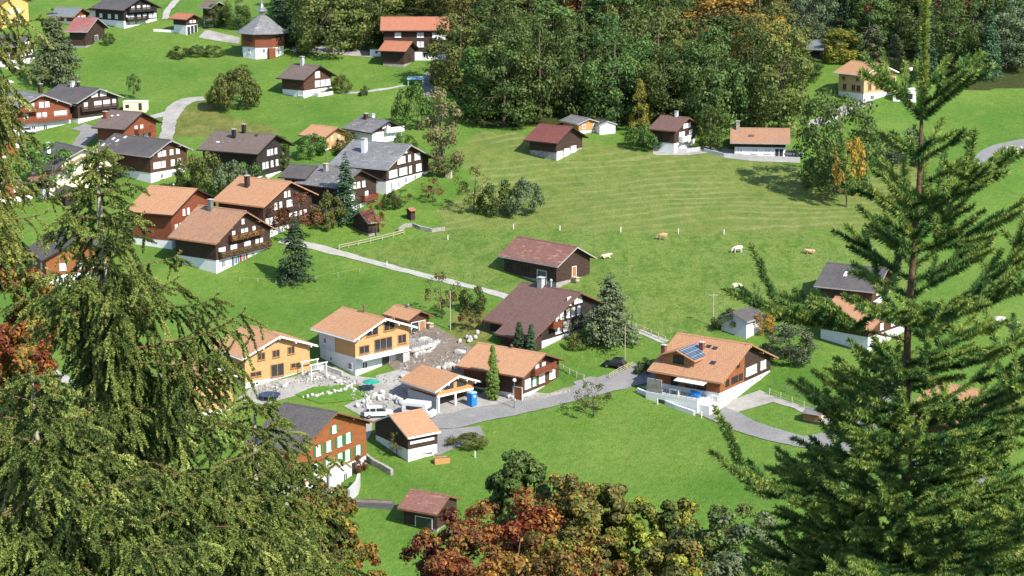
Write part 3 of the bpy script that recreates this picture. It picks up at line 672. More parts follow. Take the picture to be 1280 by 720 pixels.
Q_ = house('Q', 'chalet', 'flower decked dark chalet with a big weathered orange roof and red and blue shutters below', 'house', 'tile_old', 'timber_dark', 'white', 2.6,
      rows=[(.9, 'red', W_([.0], 1.1, 1.5)), (.9, 'blue', W_([-.3], 1.0, 1.5)), (.9, 'dark', W_([-.75, .35, .65], 1.0, 1.5)), (3.5, 'white', W_([-.85, -.72, -.42, -.3, .08, .2, .5, .66], .85, 1.3)), (6.2, 'white', W_([-.35, -.02, .12, .4], .8, 1.2)), (8.4, 'white', W_([.0], .7, .9))],
      balc=[(5.9, -.55, .62, 1.0, 'timber_brown'), (3.2, -.92, .92, 1.0, 'timber_brown')], chim=[(-.35, .1, 1.8, .8, 'metal')], fascia='tile_old', beams=True)
house('R', 'chalet', 'dark chalet with a large smooth orange roof and one black chimney', 'house', 'tile_salmon', 'timber_dark', 'white', 2.0,
      rows=[(2.9, 'white', W_([-.86, -.7, -.5, .1, .3, .5, .7], .9, 1.3)), (5.6, 'white', W_([-.5, -.3, .0, .12], .8, 1.3)), (7.6, 'white', W_([-.1, .05], .7, 1.1))],
      balc=[(2.6, .0, .95, 1.1, 'timber_dark')], chim=[(-.3, .36, 2.0, .8, 'timber_dark')], fascia='tile_salmon')
house('S', 'chalet', 'black roofed chalet with orange wood and a white base seen through the left spruce', 'house', 'tile_dark', 'timber_orange', 'white', 2.7,
      rows=[(.8, 'dark', W_([-.5, 0, .5], 1.2, 1.4)), (3.4, 'white', W_([-.5, 0, .5], 1.2, 1.3))], fascia='fdark', side=[(3.4, 'white', W_([-.4, .4]))])
house('T', 'shed', 'small orange brown wooden house at the left edge below the wide chalet', 'house', 'tile_dark', 'timber_orange', 'white', .6, rows=[(2.0, 'white', W_([.2, .6], .9, 1.1))])
house('T2', 'chalet', 'orange wooden chalet at the left edge with a pale roof edge', 'house', 'tile_old', 'timber_orange', 'white', 2.0, rows=[(3.0, 'white', W_([-.3, .3, .7]))], fascia='fgrey')
# --- upper middle
house('U', 'chalet', 'lone brown chalet with white infill panels and a pale chimney in the upper meadow', 'house', 'tile_greybrown', 'timber_brown', 'white', 1.9,
      rows=[(.4, 'dark', W_([-.1, .3, .6], .9, 1.1)), (2.4, 'white', W_([-.05, .35, .72], 1.7, 1.5)), (4.6, 'white', W_([-.02], 1.8, 1.5))], side=[(.6, 'white', W_([.6, .85], .9, 1.1))],
      chim=[(-.25, .05, 1.8, .8, 'concrete')], fascia='fdark')
VH = house('V', 'farmhouse', 'broad dark building with a long red tiled roof standing side on to the wood', 'house', 'tile_terra', 'timber_dark', 'white', 2.2,
      rows=[], side=[(3.4, 'white', W_([-.6, -.5, .12, .24, .7, .8], .8, 1.4)), (5.9, 'white', W_([-.6, -.5, .12, .24, .62], .8, 1.2)), (.5, 'dark', W_([.35, .65], 1.5, 1.6))], balc=[], fascia='fdark')
V = FIT['V']
house('W', 'barn', 'small dark barn with a bright red roof in front of the long red roofed building', 'barn', 'tile_terra', 'timber_dark', 'stone', .9,
      rows=[(1.9, 'darkwood', W_([-.1, .4], 1.0, 1.2))], side=[(1.8, 'darkwood', W_([0.1], 1.0, .6))], fascia='fdark')
house('Y', 'house', 'small bright orange wooden house with a clean orange roof in the old village', 'house', 'tile_orange', 'timber_new', 'cream', .5,
      rows=[(2.0, 'white', W_([-.3, .35], .55, 1.1))], fascia='fwood')
Z_ = house('Z', 'house', 'white house with a patchy grey stone roof behind the great white based chalet', 'house', 'tile_shale', 'timber_dark', 'white', 2.9,
      rows=[(1.2, 'white', W_([-.72, -.5, .1, .4, .7], 1.1, 1.1)), (3.6, 'white', W_([-.2, .1], 1.0, .9))], balc=[(2.75, -.2, .98, 1.0, 'white')], side=[(1.0, 'dark', W_([-.6], 1.6, 1.4))],
      chim=[(-.45, .12, 1.0, .8, 'timber_dark'), (-.2, -.05, .8, .7, 'white')], fascia='fdark')
AA = house('AA', 'chalet', 'great dark chalet with rows of white windows and a tall white chimney', 'house', 'tile_grey', 'timber_dark', 'white', 3.0,
      rows=[(.9, 'dark', W_([-.75, -.42], .7, 1.6)), (1.5, 'dark', W_([-.1, .35, .7], 1.0, 1.4)), (3.5, 'white', W_([-.82, -.7, -.56, -.34, -.22, -.1, .12, .45, .58], .95, 1.5)), (6.0, 'white', W_([-.42, -.3, -.18, .08, .38, .52], .95, 1.4)), (8.0, 'white', W_([-.08], .8, .8))],
      chim=[(-.25, .42, 2.6, .95, 'white')], fascia='fgrey', dL=0)
AB = house('AB', 'chalet', 'dark chalet with a split stone roof in front of the great white based chalet', 'house', 'tile_shale', 'timber_dark', 'white', 1.9,
      rows=[(.4, 'dark', W_([-.5, 0, .5], 1.1, 1.2)), (2.9, 'white', W_([-.72, -.5, -.3, .45], 1.0, 1.3)), (5.2, 'white', W_([-.4, -.2, .02, .3], .9, 1.2))], balc=[(2.5, .15, .9, 1.1, 'timber_red')],
      chim=[(-.3, .25, 1.3, .8, 'stone')], fascia='fdark')
house('AB2', 'barn', 'plain dark roofed barn joined to the back of the stone roofed chalet', 'barn', 'tile_dark', 'timber_dark', 'timber_dark', 0, fascia='fdark')
house('AC', 'shed', 'small dark shed with a red sheet roof in front of the stone roofed chalet', 'shed', 'tile_red', 'timber_dark', 'stone', .6, og=.4, oe=.4, fascia='fgrey')
house('AD', 'beehive_hut', 'tiny hut with a reddish roof in the garden left of the hazel thicket', 'hut', 'tile_terra', 'timber_dark', 'timber_dark', 0, og=.25, oe=.25, thick=.1)
# --- along the wood
house('AH', 'barn', 'dark barn with a deep red roof and white garage doors above the mown field', 'barn', 'tile_red', 'timber_dark', 'stone', 1.9,
      doors=[('g', -.72, .05, 1.9, 1.9, 'frame'), ('g', -.2, .55, 1.9, 1.7, 'frame'), ('g', .32, 1.05, 1.9, 1.5, 'frame')], fascia='fdark')
house('AI', 'chalet', 'dark chalet with a red brown roof and white windows at the foot of the wood', 'house', 'tile_brown', 'timber_dark', 'white', 2.4,
      rows=[(.8, 'dark', W_([-.6, .1, .5], 1.1, 1.2)), (3.0, 'white', W_([-.45, -.2, .5], 1.3, 1.6)), (5.3, 'white', W_([-.1, .15, .4], .9, 1.0))], balc=[(2.7, -.6, .2, 1.1, 'white')],
      chim=[(.1, .0, .9, .6, 'white')], fascia='fwood')
house('AJ', 'farmhouse', 'long low house with a faded brown roof standing side on below the wood', 'house', 'tile_old', 'timber_dark', 'white', 2.2,
      side=[(.8, 'white', W_([-.8, -.2, .3], 1.4, 1.1)), (.1, 'dark', W_([.75], 2.0, 1.9))], chim=[(-.75, .1, 1.6, .8, 'stone')], sky=[(-.3, .6, 1.2, .8, 'tile_dark')], fascia='fgrey')
house('AF', 'cabin', 'little orange fronted cabin with a grey roof at the foot of the wood', 'cabin', 'tile_grey', 'timber_garage', 'white', .8, og=.6, oe=.6,
      rows=[(1.2, 'dark', W_([-.5, .6], .8, 1.0))], fascia='fgrey')
house('AG', 'garage', 'small white garage with a dark roof beside the orange fronted cabin', 'garage', 'tile_dark', 'white', 'white', 0, og=.3, oe=.3, doors=[('g', 0, .2, 2.4, 1.8, 'frame')], fascia='fgrey')
house('AK', 'hut', 'dark wooden hut with a slate blue roof in a gap of the wood', 'hut', 'tile_blue', 'timber_black', 'timber_black', 0, fascia='fdark')
AL = house('AL', 'chalet', 'new pale larch house with a red roof and a white basement at the upper right', 'house', 'tile_orange', 'timber_pale', 'white', 2.2,
      rows=[(2.9, 'new', W_([-.6, -.1, .55], 1.2, 1.7)), (5.4, 'new', W_([-.62, -.2, .15, .6], 1.1, 1.3)), (.5, 'dark', W_([-.4], 1.5, 1.2))], side=[(2.6, 'new', W_([-.5, .2, .6], 1.2, 1.5)), (5.0, 'new', W_([-.6, .5], .9, .9))],
      balc=[(4.9, .35, .98, 1.2, 'timber_pale')], flues=[(-.2, .05, 1.0, 'metal')], fascia='fwhite')
# --- middle and lower
AN = house('AN', 'barn', 'weathered hay barn with a rusty red tiled roof in the middle of the pasture', 'barn', 'tile_rust', 'timber_dark', 'stone', 1.2, oe=.8,
      side=[(2.3, 'darkwood', W_([-.86, -.74, -.3, -.18, -.06], .35, .8))], doors=[('g', .05, 1.5, 1.1, 1.9, 'timber_ochre'), ('s', .45, .5, 2.2, 2.4, 'timber_grey')], fascia='fgrey')
AO = house('AO', 'farmhouse', 'large dark farmhouse with a plain brown roof reaching low, beside the tall pine', 'farmhouse', 'tile_brown', 'timber_black', 'white', 1.4,
      rows=[(1.9, 'white', W_([-.52, -.3], 1.6, 1.7)), (4.2, 'white', W_([-.55, -.43, -.25, -.1, .05], .9, 1.5)), (6.3, 'white', W_([-.22, -.02, .1], 1.0, 1.5))], balc=[(3.5, -.8, -.55, 1.2, 'timber_red')],
      chim=[(-.3, .03, 1.4, 1.0, 'concrete')], flues=[(-.93, .05, 1.4, 'concrete')], fascia='fwood')
AQ = house('AQ', 'chalet', 'new yellow timber house with white bargeboards, left of the house with the stone terrace', 'house', 'tile_orange', 'timber_new', 'white', 1.0, beams=True, thick=.34,
      rows=[(1.7, 'new', W_([-.68], 2.2, .9)), (.25, 'dark', W_([-.7], 1.4, .6)), (1.03, 'new', W_([-.02], 2.6, 2.2)), (1.9, 'new', W_([.55], 2.0, .9)), (4.3, 'new', W_([-.5, -.05], 1.5, 1.3)), (4.4, 'new', W_([.42], 1.4, 1.3))],
      side=[(1.5, 'new', W_([-.5, .4], 1.2, 1.2))], fascia='fwhite')
AR = house('AR', 'chalet', 'new house with orange timber, tall glazing, white basement and a stone walled terrace', 'house', 'tile_orange', 'timber_new', 'white', 3.2, beams=True, thick=.36,
      rows=[(.9, 'dark', W_([-.66], 1.2, 1.3)), (3.5, 'new', W_([-.68], 2.2, 1.5)), (3.3, 'new', W_([.02], 3.9, 2.3)), (3.9, 'new', W_([.72], 1.9, 1.6)), (6.3, 'new', W_([-.38], 2.6, 1.6)), (6.6, 'new', W_([.25], 2.4, 2.1))],
      side=[(.9, 'dark', W_([.7], 1.1, 1.2)), (1.4, 'dark', W_([-.35], .9, .8))], flues=[(-.2, .1, 1.3, 'rustpipe')], doors=[('g', .1, .3, 1.6, 2.2, 'pane_dark')], fascia='fwhite')
house('AS', 'shed', 'small open wooden shed with an orange roof behind the house with the stone terrace', 'shed', 'tile_orange', 'timber_brown', 'timber_brown', 0, og=.8, oe=.5, doors=[('g', .35, .1, 1.3, 1.8, 'timber_ochre'), ('g', -.3, .1, 1.6, 1.8, 'pane_dark')],  # the dark panel is painted shade in the open front
      flues=[(-.9, .1, .5, 'metal')], fascia='fwood')
AU = house('AU', 'chalet', 'low brown chalet with an orange roof and white framed windows behind the tall thuja', 'house', 'tile_orange', 'timber_brown', 'white', 1.1,
      rows=[(1.8, 'white', W_([-.7, .05, .62], 1.7, 1.5)), (1.8, 'green', W_([-.35], .9, 1.5)), (4.2, 'white', W_([-.2, .15], 1.0, .9))], balc=[(3.9, -.55, .6, 1.0, 'timber_red')], doors=[('s', .86, -.0, 1.6, 2.2, 'timber_orange')],
      flues=[(-.02, .45, 1.5, 'rustpipe')], sky=[(-.04, .62, .9, .5, 'metal')], fascia='fwood')
AV = house('AV', 'shed', 'dark wooden shed with a salmon tiled roof on a white base beside the lower yard', 'shed', 'tile_salmon', 'timber_dark', 'white', 2.0, og=.3, oe=.5, dL=0,
      side=[(.4, 'white', W_([-.65, -.35], 1.0, 1.5)), (.9, 'dark', W_([.25, .4], .3, .8))], fascia='fwhite')
b_ = MB(); b_.box(-2.0, 2.3, AV.wb, AV.wb + .12, AV.zB + 2.75, AV.zB + 3.15); b_.build('white_board', M['frame'], AV.root)
AW = house('AW', 'chalet', 'varnished orange chalet with green shutters and a grey roof behind the left spruce', 'house', 'tile_dark', 'timber_orange', 'white', 4.0, dL=4, beams=True,
      rows=[(1.2, 'dark', W_([.05, .35], 1.1, 1.6)), (4.5, 'green', W_([-.75, -.5, -.15, .2, .42, .74], 1.0, 1.6)), (7.2, 'green', W_([-.42, -.12, .2, .45], 1.0, 1.5)), (9.6, 'green', W_([.05], .9, 1.1))], doors=[('g', .6, 1.8, 1.0, 2.0, 'fdark')], fascia='fwood')
house('AX', 'shed', 'open hay shed with a brown tiled roof in the foreground meadow', 'shed', 'tile_rust', 'timber_dark', 'stone', .5, og=.5, oe=1.0, doors=[('s', .2, .35, 2.6, 1.5, 'pane_dark')], fascia='fwood')  # dark panel put in for the shaded inside of the open side
AY = house('AY', 'chalet', 'big orange roofed chalet with solar panels, a dormer and a white terrace', 'house', 'tile_salmon', 'timber_orange', 'white', 2.9, beams=True,
      rows=[(.9, 'white', W_([-.82, -.55, -.42, -.18, -.05], .7, 1.4)), (3.6, 'darkwood', W_([-.72, -.5, -.37, -.2], 1.1, 1.0)), (5.9, 'darkwood', W_([-.32], .9, .9)), (3.7, 'white', W_([.04, .15, .26, .37, .62, .74], .8, 1.4)), (2.0, 'dark', W_([.25, .6], .8, .85))],
      side=[(3.0, 'darkwood', W_([.1, .45], 1.6, 1.3)), (.9, 'white', W_([.86], 1.0, 1.4)), (3.0, 'darkwood', W_([-.4], 1.2, 1.4))],
      chim=[(-.92, .55, 1.2, .7, 'rustpipe'), (-.1, .3, .9, .7, 'rustpipe')], flues=[(.1, .5, 1.3, 'fdark')], sky=[(.02, .25, .8, .7, 'pane_dark'), (.2, .27, .8, .7, 'pane_dark'), (.42, .62, .9, .8, 'pane_dark')], fascia='tile_salmon')
house('BA', 'shed', 'small shed with a dark pitched roof and white walls at the pasture edge', 'shed', 'tile_dark', 'greyplaster', 'greyplaster', 0, og=.5, oe=.4, fascia='fgrey', doors=[('s', 0, .2, 1.4, 1.7, 'frame')])
house('BB1', 'chalet', 'dark grey roofed house mostly hidden behind the right spruce, the upper one', 'house', 'tile_dark', 'timber_brown', 'white', 2.2, sky=[(-.2, .5, .6, 1.4, 'white')], rows=[(3.0, 'white', W_([-.5, 0, .5]))], fascia='fgrey', dL=6)
house('BB2', 'chalet', 'orange roofed house hidden behind the middle of the right spruce', 'house', 'tile_orange', 'timber_brown', 'white', 2.6, rows=[(.8, 'white', W_([-.5, 0, .5], 1.4, 1.4)), (3.2, 'white', W_([-.3, .3]))], fascia='fwood', dL=6)
house('BB3', 'chalet', 'orange roofed house hidden low behind the right spruce', 'house', 'tile_orange', 'timber_brown', 'white', 2.4, rows=[(3.0, 'white', W_([-.5, 0, .5]))], fascia='fwood', dL=4)
house('BB4', 'hut', 'tiny garden hut with a grey sheet roof on the lawn by the valley road', 'hut', 'tile_grey', 'timber_ochre', 'timber_grey', .5, og=.2, oe=.2, thick=.1, rows=[(.9, 'white', W_([0], .6, .6))])
house('BC', 'chalet', 'new yellow timber house with a white base half hidden behind the left spruce', 'house', 'tile_orange', 'timber_new', 'white', 1.2, rows=[(2.0, 'new', W_([-.3, .4], 1.3, 1.2))], fascia='fwhite', dL=0)

# --- things built onto single houses
# the brown farmhouse: its near roof slope is carried further down over a lean-to
def lean_to(H, x0, x1, d, mat, wall):
    s = H.s; yb = -s * (H.b - .02); ye = -s * (H.b + d); z0 = H.he + .02 * H.sl; z1 = H.he - d * H.sl; t = .26
    m = MB(); m.add([(x0, yb, z0), (x1, yb, z0), (x1, ye, z1), (x0, ye, z1), (x0, yb, z0 - t), (x1, yb, z0 - t), (x1, ye, z1 - t), (x0, ye, z1 - t)],
                    [(0,1,2,3),(4,7,6,5),(0,4,5,1),(1,5,6,2),(2,6,7,3),(3,7,4,0)])
    m.build('lean_to_roof', M[mat], H.root)
    yw0, yw1 = sorted((-s * (H.wb + .02), -s * (H.b + d - .9)))
    m = MB(); m.box(x0 + .8, x1 - .8, yw0, yw1, H.zmin - .8, z1 - .05); m.build('lean_to_wall', M[wall], H.root)
lean_to(AO, -1.8, AO.a, 2.6, 'tile_brown', 'timber_dark')
# long red roofed building: balcony on the near long side
def side_balcony(H, x0, x1, z, mat, depth=1.3):
    s = H.s; y0 = -s * (H.wb - .05); y1 = -s * (H.wb + depth); a, b = sorted((y0, y1))
    m = MB(); m.box(x0, x1, a, b, z - .18, z)
    o = m.build('balcony', M[mat], H.root)
    m = MB(); m.box(x0, x1, y1 - .04, y1 + .04, z + .9, z + 1.0)
    n = int((x1 - x0) / .26)
    for i in range(n): xx = x0 + (x1 - x0) * (i + .5) / n; m.box(xx - .09, xx + .09, y1 - .02, y1 + .02, z + .003, z + .897)
    m.build('railing', M[mat], o)
side_balcony(VH, 3.2, VH.wa, VH.zB + 3.0, 'timber_brown')
side_balcony(VH, 4.6, VH.wa, VH.zB + 5.5, 'white', .9)
# chalet with the solar panels: dormer, terrace, awning
def dormer(H, xc, hw, yf, zr, mat, wall):
    s = H.s; pit = .38; t = .16; ze = zr - (hw + .5) * pit
    yr = -s * max(0, (H.hr - zr) / H.sl - .3); yfr = -s * yf; yo = -s * (yf + .7)
    m = MB()
    w = hw + .5
    P = [(xc - w, ze - t), (xc, zr - t), (xc + w, ze - t), (xc + w, ze), (xc, zr), (xc - w, ze)]
    m.prism([P[0], P[1], P[4], P[5]], *sorted((yo, yr)), axis='y'); m.prism([P[1], P[2], P[3], P[4]], *sorted((yo, yr)), axis='y')
    r = m.build('dormer_roof', M[mat], H.root)
    m = MB(); zb = H.hr - yf * H.sl - .6
    m.prism([(xc - hw, zb), (xc + hw, zb), (xc + hw, zr - hw * pit - t + .05), (xc, zr - t + .05), (xc - hw, zr - hw * pit - t + .05)], *sorted((yfr, yr)), axis='y')
    wl = m.build('dormer_wall', M[wall], H.root)
    window(H.root, (xc + .1, yfr - s * .003, zb + .85), R(-90) * s, 1.9, 1.3, 'darkwood')
    # solar panel on the slope facing the front gable
    m = MB(); y0, y1 = sorted((-s * (yf + .3), -s * (yf - 5.2)))
    def zz(x): return zr - (x - xc) * pit
    x0, x1 = xc + .25, xc + w - .2
    m.add([(x0, y0, zz(x0) + .04), (x1, y0, zz(x1) + .04), (x1, y1, zz(x1) + .04), (x0, y1, zz(x0) + .04),
           (x0, y0, zz(x0) + .14), (x1, y0, zz(x1) + .14), (x1, y1, zz(x1) + .14), (x0, y1, zz(x0) + .14)],
          [(0,3,2,1),(4,5,6,7),(0,1,5,4),(1,2,6,5),(2,3,7,6),(3,0,4,7)])
    m.build('solar_panel', M['solar'], r)
dormer(AY, -2.6, 3.0, 7.3, 6.75, 'tile_salmon', 'timber_ochre')
s = AY.s
m = MB(); zt = AY.zB + 2.0
m.box(-5.9, 3.6, -AY.wb - 3.0, -AY.wb + .05, AY.zmin - 1.2, zt, 0); m.box(3.603, 5.6, -AY.wb - 2.6, -AY.wb + .05, AY.zmin - 1.2, zt - .7, 0)
tr = m.build('terrace', M['white'], AY.root)
m = MB(); m.box(-5.8, 3.5, -AY.wb - 2.9, -AY.wb - .05, zt + .004, zt + .05); m.build('terrace_floor', M['concrete'], tr)
m = MB()
for i in range(11): xx = -5.8 + 9.3 * i / 10; m.box(xx - .03, xx + .03, -AY.wb - 2.95, -AY.wb - 2.89, zt + .054, zt + 1.0)
m.box(-5.8, 3.5, -AY.wb - 2.96, -AY.wb - 2.88, zt + 1.003, zt + 1.06); m.build('railing', M['metal'], tr)
m = MB(); m.box(-3.6, -2.2, -AY.wb - 3.06, -AY.wb - 3.01, zt - 1.6, zt - .9); m.build('basement_window', M['pane_dark'], tr)
m = MB(); m.box(-5.9, -3.2, -AY.wb - 2.7, -AY.wb - 2.5, zt + .06, zt + 2.2); m.build('stone_screen', M['stone'], tr)
m = MB(); m.prism([(-AY.wb - 2.3, zt + 2.35), (-AY.wb - 2.3, zt + 2.43), (-AY.wb + .02, zt + 2.85), (-AY.wb + .02, zt + 2.77)], -1.2, 4.2); m.build('awning', M['fwhite'], AY.root)
# dark half of the same house front, in older timber
m = MB(); y0, y1 = -.06 * AY.wb, AY.wb + .0
m.add([(AY.wa + .004, y0, AY.zs + .003), (AY.wa + .004, y1, AY.zs + .003), (AY.wa + .004, y1, AY.he + AY.sl - .2), (AY.wa + .004, y0, AY.hr - y0 * AY.sl - .2),
       (AY.wa - .03, y0, AY.zs + .003), (AY.wa - .03, y1, AY.zs + .003), (AY.wa - .03, y1, AY.he + AY.sl - .2), (AY.wa - .03, y0, AY.hr - y0 * AY.sl - .2)],
      [(0,1,2,3),(4,7,6,5),(0,4,5,1),(1,5,6,2),(2,6,7,3),(3,7,4,0)])
m.build('dark_wall_panel', M['timber_dark'], AY.root)
# new house with the stone terrace: white panel, concrete balcony, basement wall
m = MB(); m.box(-AR.wa - .02, -.12 * AR.wa, -AR.wb - .03, -AR.wb + .02, AR.zs - .02, AR.zs + 2.6); m.build('plaster_panel', M['greyplaster'], AR.root)
window(AR.root, (-.66 * AR.wa, -AR.wb - .034, AR.zs + .9), R(-90), .9, 1.2, 'dark')
m = MB(); m.box(AR.wa - .05, AR.wa + 1.9, -AR.wb + .1, AR.wb * .78, AR.zs - .28, AR.zs + .0)
ba = m.build('balcony_slab', M['white'], AR.root)
m = MB()
for i in range(13):
    yy = -AR.wb + .15 + (AR.wb * 1.76) * i / 12; m.box(AR.wa + 1.82, AR.wa + 1.86, yy - .02, yy + .02, AR.zs + .003, AR.zs + 1.0)
m.box(AR.wa + 1.81, AR.wa + 1.87, -AR.wb + .1, AR.wb * .78, AR.zs + 1.003, AR.zs + 1.05); m.build('railing', M['metal'], ba)
m = MB(); m.box(AR.wa - .05, AR.wa + 1.7, AR.wb * .52, AR.wb * .76, AR.zB - .6, AR.zs - .283); m.build('basement_wall', M['concrete'], AR.root)
# garage with open bays under orange cladding
def open_garage():
    x, y, az, s, Lr, W, he, hr = FIT['AT']
    a0 = R(az); z0 = terr(x, y); root = empty('garage', (x, y, z0), a0)
    tag(root, 'double open garage with orange cladding and an orange roof beside the blue toilet', 'garage')
    a, b = Lr/2, W/2; wa, wb = a - 1, b - 1; sl = (hr - he) / b; t = .3
    def tz(lx, ly): return terr(x + lx*math.cos(a0) - ly*math.sin(a0), y + lx*math.sin(a0) + ly*math.cos(a0)) - z0
    zB = tz(wa, -wb); zs = zB + 2.5; zf = zB + .12
    m = MB()
    for sg in (-1, 1):
        m.add([(-a, sg*b, he), (a, sg*b, he), (a, 0, hr), (-a, 0, hr)], [(0, 1, 2, 3)], 0)
        m.add([(-a, sg*b, he - t), (a, sg*b, he - t), (a, 0, hr - t), (-a, 0, hr - t)], [(0, 3, 2, 1)], 1)
        m.add([(-a, sg*b, he - t), (a, sg*b, he - t), (a, sg*b, he), (-a, sg*b, he)], [(0, 1, 2, 3)], 2)
        for e in (-a, a): m.add([(e, sg*b, he - t), (e, sg*b, he), (e, 0, hr), (e, 0, hr - t)], [(0, 1, 2, 3)], 2)
    for yy in (-.97, -.5, 0, .5, .97):
        Y = yy*wb; zt = hr - abs(Y)*sl - t - .02; m.box(wa - .1, a - .12, Y - .12, Y + .12, zt - .3, zt - .05, 2)
    m.build('roof', [M['tile_orange'], M['timber_pale'], M['fwhite']], root)
    m = MB(); zl = zB - 1
    m.box(-wa, wa, -wb, -wb + .25, zl, zs); m.box(-wa, wa, wb - .25, wb, zl, zs); m.box(-wa, -wa + .25, -wb + .253, wb - .253, zl, zs)
    m.box(-wa + .253, wa, -wb + .253, wb - .253, zl, zf); m.build('concrete_wall', M['concrete'], root)
    m = MB()
    for yy in (-wb + .16, -.15, wb - .55): m.box(wa + .003, wa + .2, yy, yy + .35, zl, zs - .003)
    m.box(wa - .1, wa + .2, -wb, wb, zs, zs + .3); m.build('front_frame', M['white'], root)
    m = MB(); m.prism([(-wb, zs + .303), (wb, zs + .303), (wb, he + sl - t + .06), (0, hr - t + .06), (-wb, he + sl - t + .06)], -wa, wa + .12)
    m.build('timber_wall', M['timber_garage'], root)
    for sg in (-1, 1):
        m = MB(); y0 = sg*.35; y1 = sg*2.3; q = sorted((y0, y1))
        zz = lambda yv: hr - abs(yv)*sl - t - .45
        m.prism([(q[0], zs + 1.0), (q[1], zs + 1.0), (q[1], max(zs + 1.04, zz(q[1]))), (q[0], max(zs + 1.04, zz(q[0])))], wa + .123, wa + .16)
        m.build('window', M['pane_dark'], root)
open_garage()
V_ = None

# ------------------------------------------------------------------ vegetation
def np_mesh(name, V, F, tint, mat, smooth=False):
    """V (n,3), F (m,4) quads, tint per vertex"""
    me = bpy.data.meshes.new(name)
    n, m = len(V), len(F); k = F.shape[1]
    me.vertices.add(n); me.vertices.foreach_set("co", np.asarray(V, np.float32).ravel())
    me.loops.add(m * k); me.loops.foreach_set("vertex_index", np.asarray(F, np.int32).ravel())
    me.polygons.add(m); me.polygons.foreach_set("loop_start", np.arange(m, dtype=np.int32) * k)
    me.polygons.foreach_set("loop_total", np.full(m, k, dtype=np.int32))
    at = me.attributes.new("tint", 'FLOAT', 'POINT'); at.data.foreach_set("value", np.asarray(tint, np.float32))
    me.materials.append(mat); me.update(calc_edges=True); me.validate()
    return me
def unit(a): return a / (np.linalg.norm(a, axis=-1, keepdims=True) + 1e-9)
def leaf_quads(P, Nn, size, rng, aspect=.62, tint=None):
    n = len(P)
    t = unit(np.cross(Nn, rng.normal(size=(n, 3)))); b = np.cross(Nn, t)
    s = np.asarray(size).reshape(-1, 1)
    droop = Nn * s * .16
    V = np.stack([P - t*s*.5, P + b*s*.5*aspect + droop, P + t*s*.5, P - b*s*.5*aspect + droop], 1).reshape(-1, 3)
    F = np.arange(4 * n).reshape(n, 4)
    if tint is None: tint = rng.random(n)
    return V, F, np.repeat(tint, 4)
def crown_cloud(seed, R_, Hc, zc, lobes=34, lr=(.22, .36), leaves=110, leaf=.75, shape='round', gap=.0):
    """crown = many leaf clumps (lobes) spread through an uneven volume; leaves sit on the outside of each clump"""
    rng = np.random.default_rng(seed)
    d = unit(rng.normal(size=(lobes * 3, 3))); d[:, 2] = rng.uniform(-1, 1, len(d)); d[:, :2] = unit(d[:, :2]) * np.sqrt(np.clip(1 - np.clip(d[:, 2], -.55, 1) ** 2, .02, 1))[:, None]
    rad = rng.uniform(.52, 1.0, lobes * 3) ** .45
    C = d * rad[:, None]
    if shape == 'cone':
        h = rng.uniform(0, 1, len(C)); a = rng.uniform(0, 2*np.pi, len(C)); q = (1 - h) ** .75 * rng.uniform(.35, 1, len(C))
        C = np.stack([np.cos(a)*q, np.sin(a)*q, h*2 - 1], 1)
    if shape == 'column':
        h = rng.uniform(0, 1, len(C)); a = rng.uniform(0, 2*np.pi, len(C)); q = np.clip(np.sin(np.pi * (h*.85+.12)), .2, 1) ** .6 * rng.uniform(.3, 1, len(C))
        C = np.stack([np.cos(a)*q, np.sin(a)*q, h*2 - 1], 1)
    if shape == 'flame':
        h = rng.uniform(0, 1, len(C)) ** 1.15; a = rng.uniform(0, 2*np.pi, len(C)); q = np.clip(np.minimum(1, (1 - h) * 1.5) ** .8, .04, 1) * np.minimum(1, .65 + h * 2) * rng.uniform(.45, .9, len(C))
        C = np.stack([np.cos(a)*q, np.sin(a)*q, h*2 - 1], 1)
    # lopsided outline
    ph = rng.uniform(0, 6.28, 4); az = np.arctan2(C[:, 1], C[:, 0])
    C[:, :2] *= (1 + .16*np.sin(2*az+ph[0]) + .10*np.sin(3*az+ph[1]))[:, None]
    C = C[:lobes]
    if shape == 'round': C = np.stack([C[:, 0]*R_, C[:, 1]*R_, np.where(C[:, 2] > 0, zc*.88 + C[:, 2]*Hc*1.12, zc*.88 + C[:, 2]*Hc*.85)], 1)
    else: C = C * np.array([R_, R_, Hc]); C[:, 2] += zc
    V_, F_, T_ = [], [], []; off = 0
    for c in C:
        r = R_ * rng.uniform(*lr); n = int(leaves * rng.uniform(.7, 1.25))
        dd = unit(rng.normal(size=(n, 3)) + unit(c - np.array([0, 0, zc - Hc*.3])) * .75 + np.array([0, 0, .35]))
        p = c + dd * (r * rng.uniform(.45, 1.16, n))[:, None] * np.array([1, 1, .82])
        nn = unit(dd + rng.normal(size=(n, 3)) * .42)
        tl = np.clip(rng.normal(.5, .14) + rng.normal(0, .2, n), 0, 1)
        v, f, t = leaf_quads(p, nn, leaf * rng.uniform(.6, 1.25, n), rng, tint=tl)
        V_.append(v); F_.append(f + off); T_.append(t); off += len(v)
    return np.concatenate(V_), np.concatenate(F_), np.concatenate(T_), C
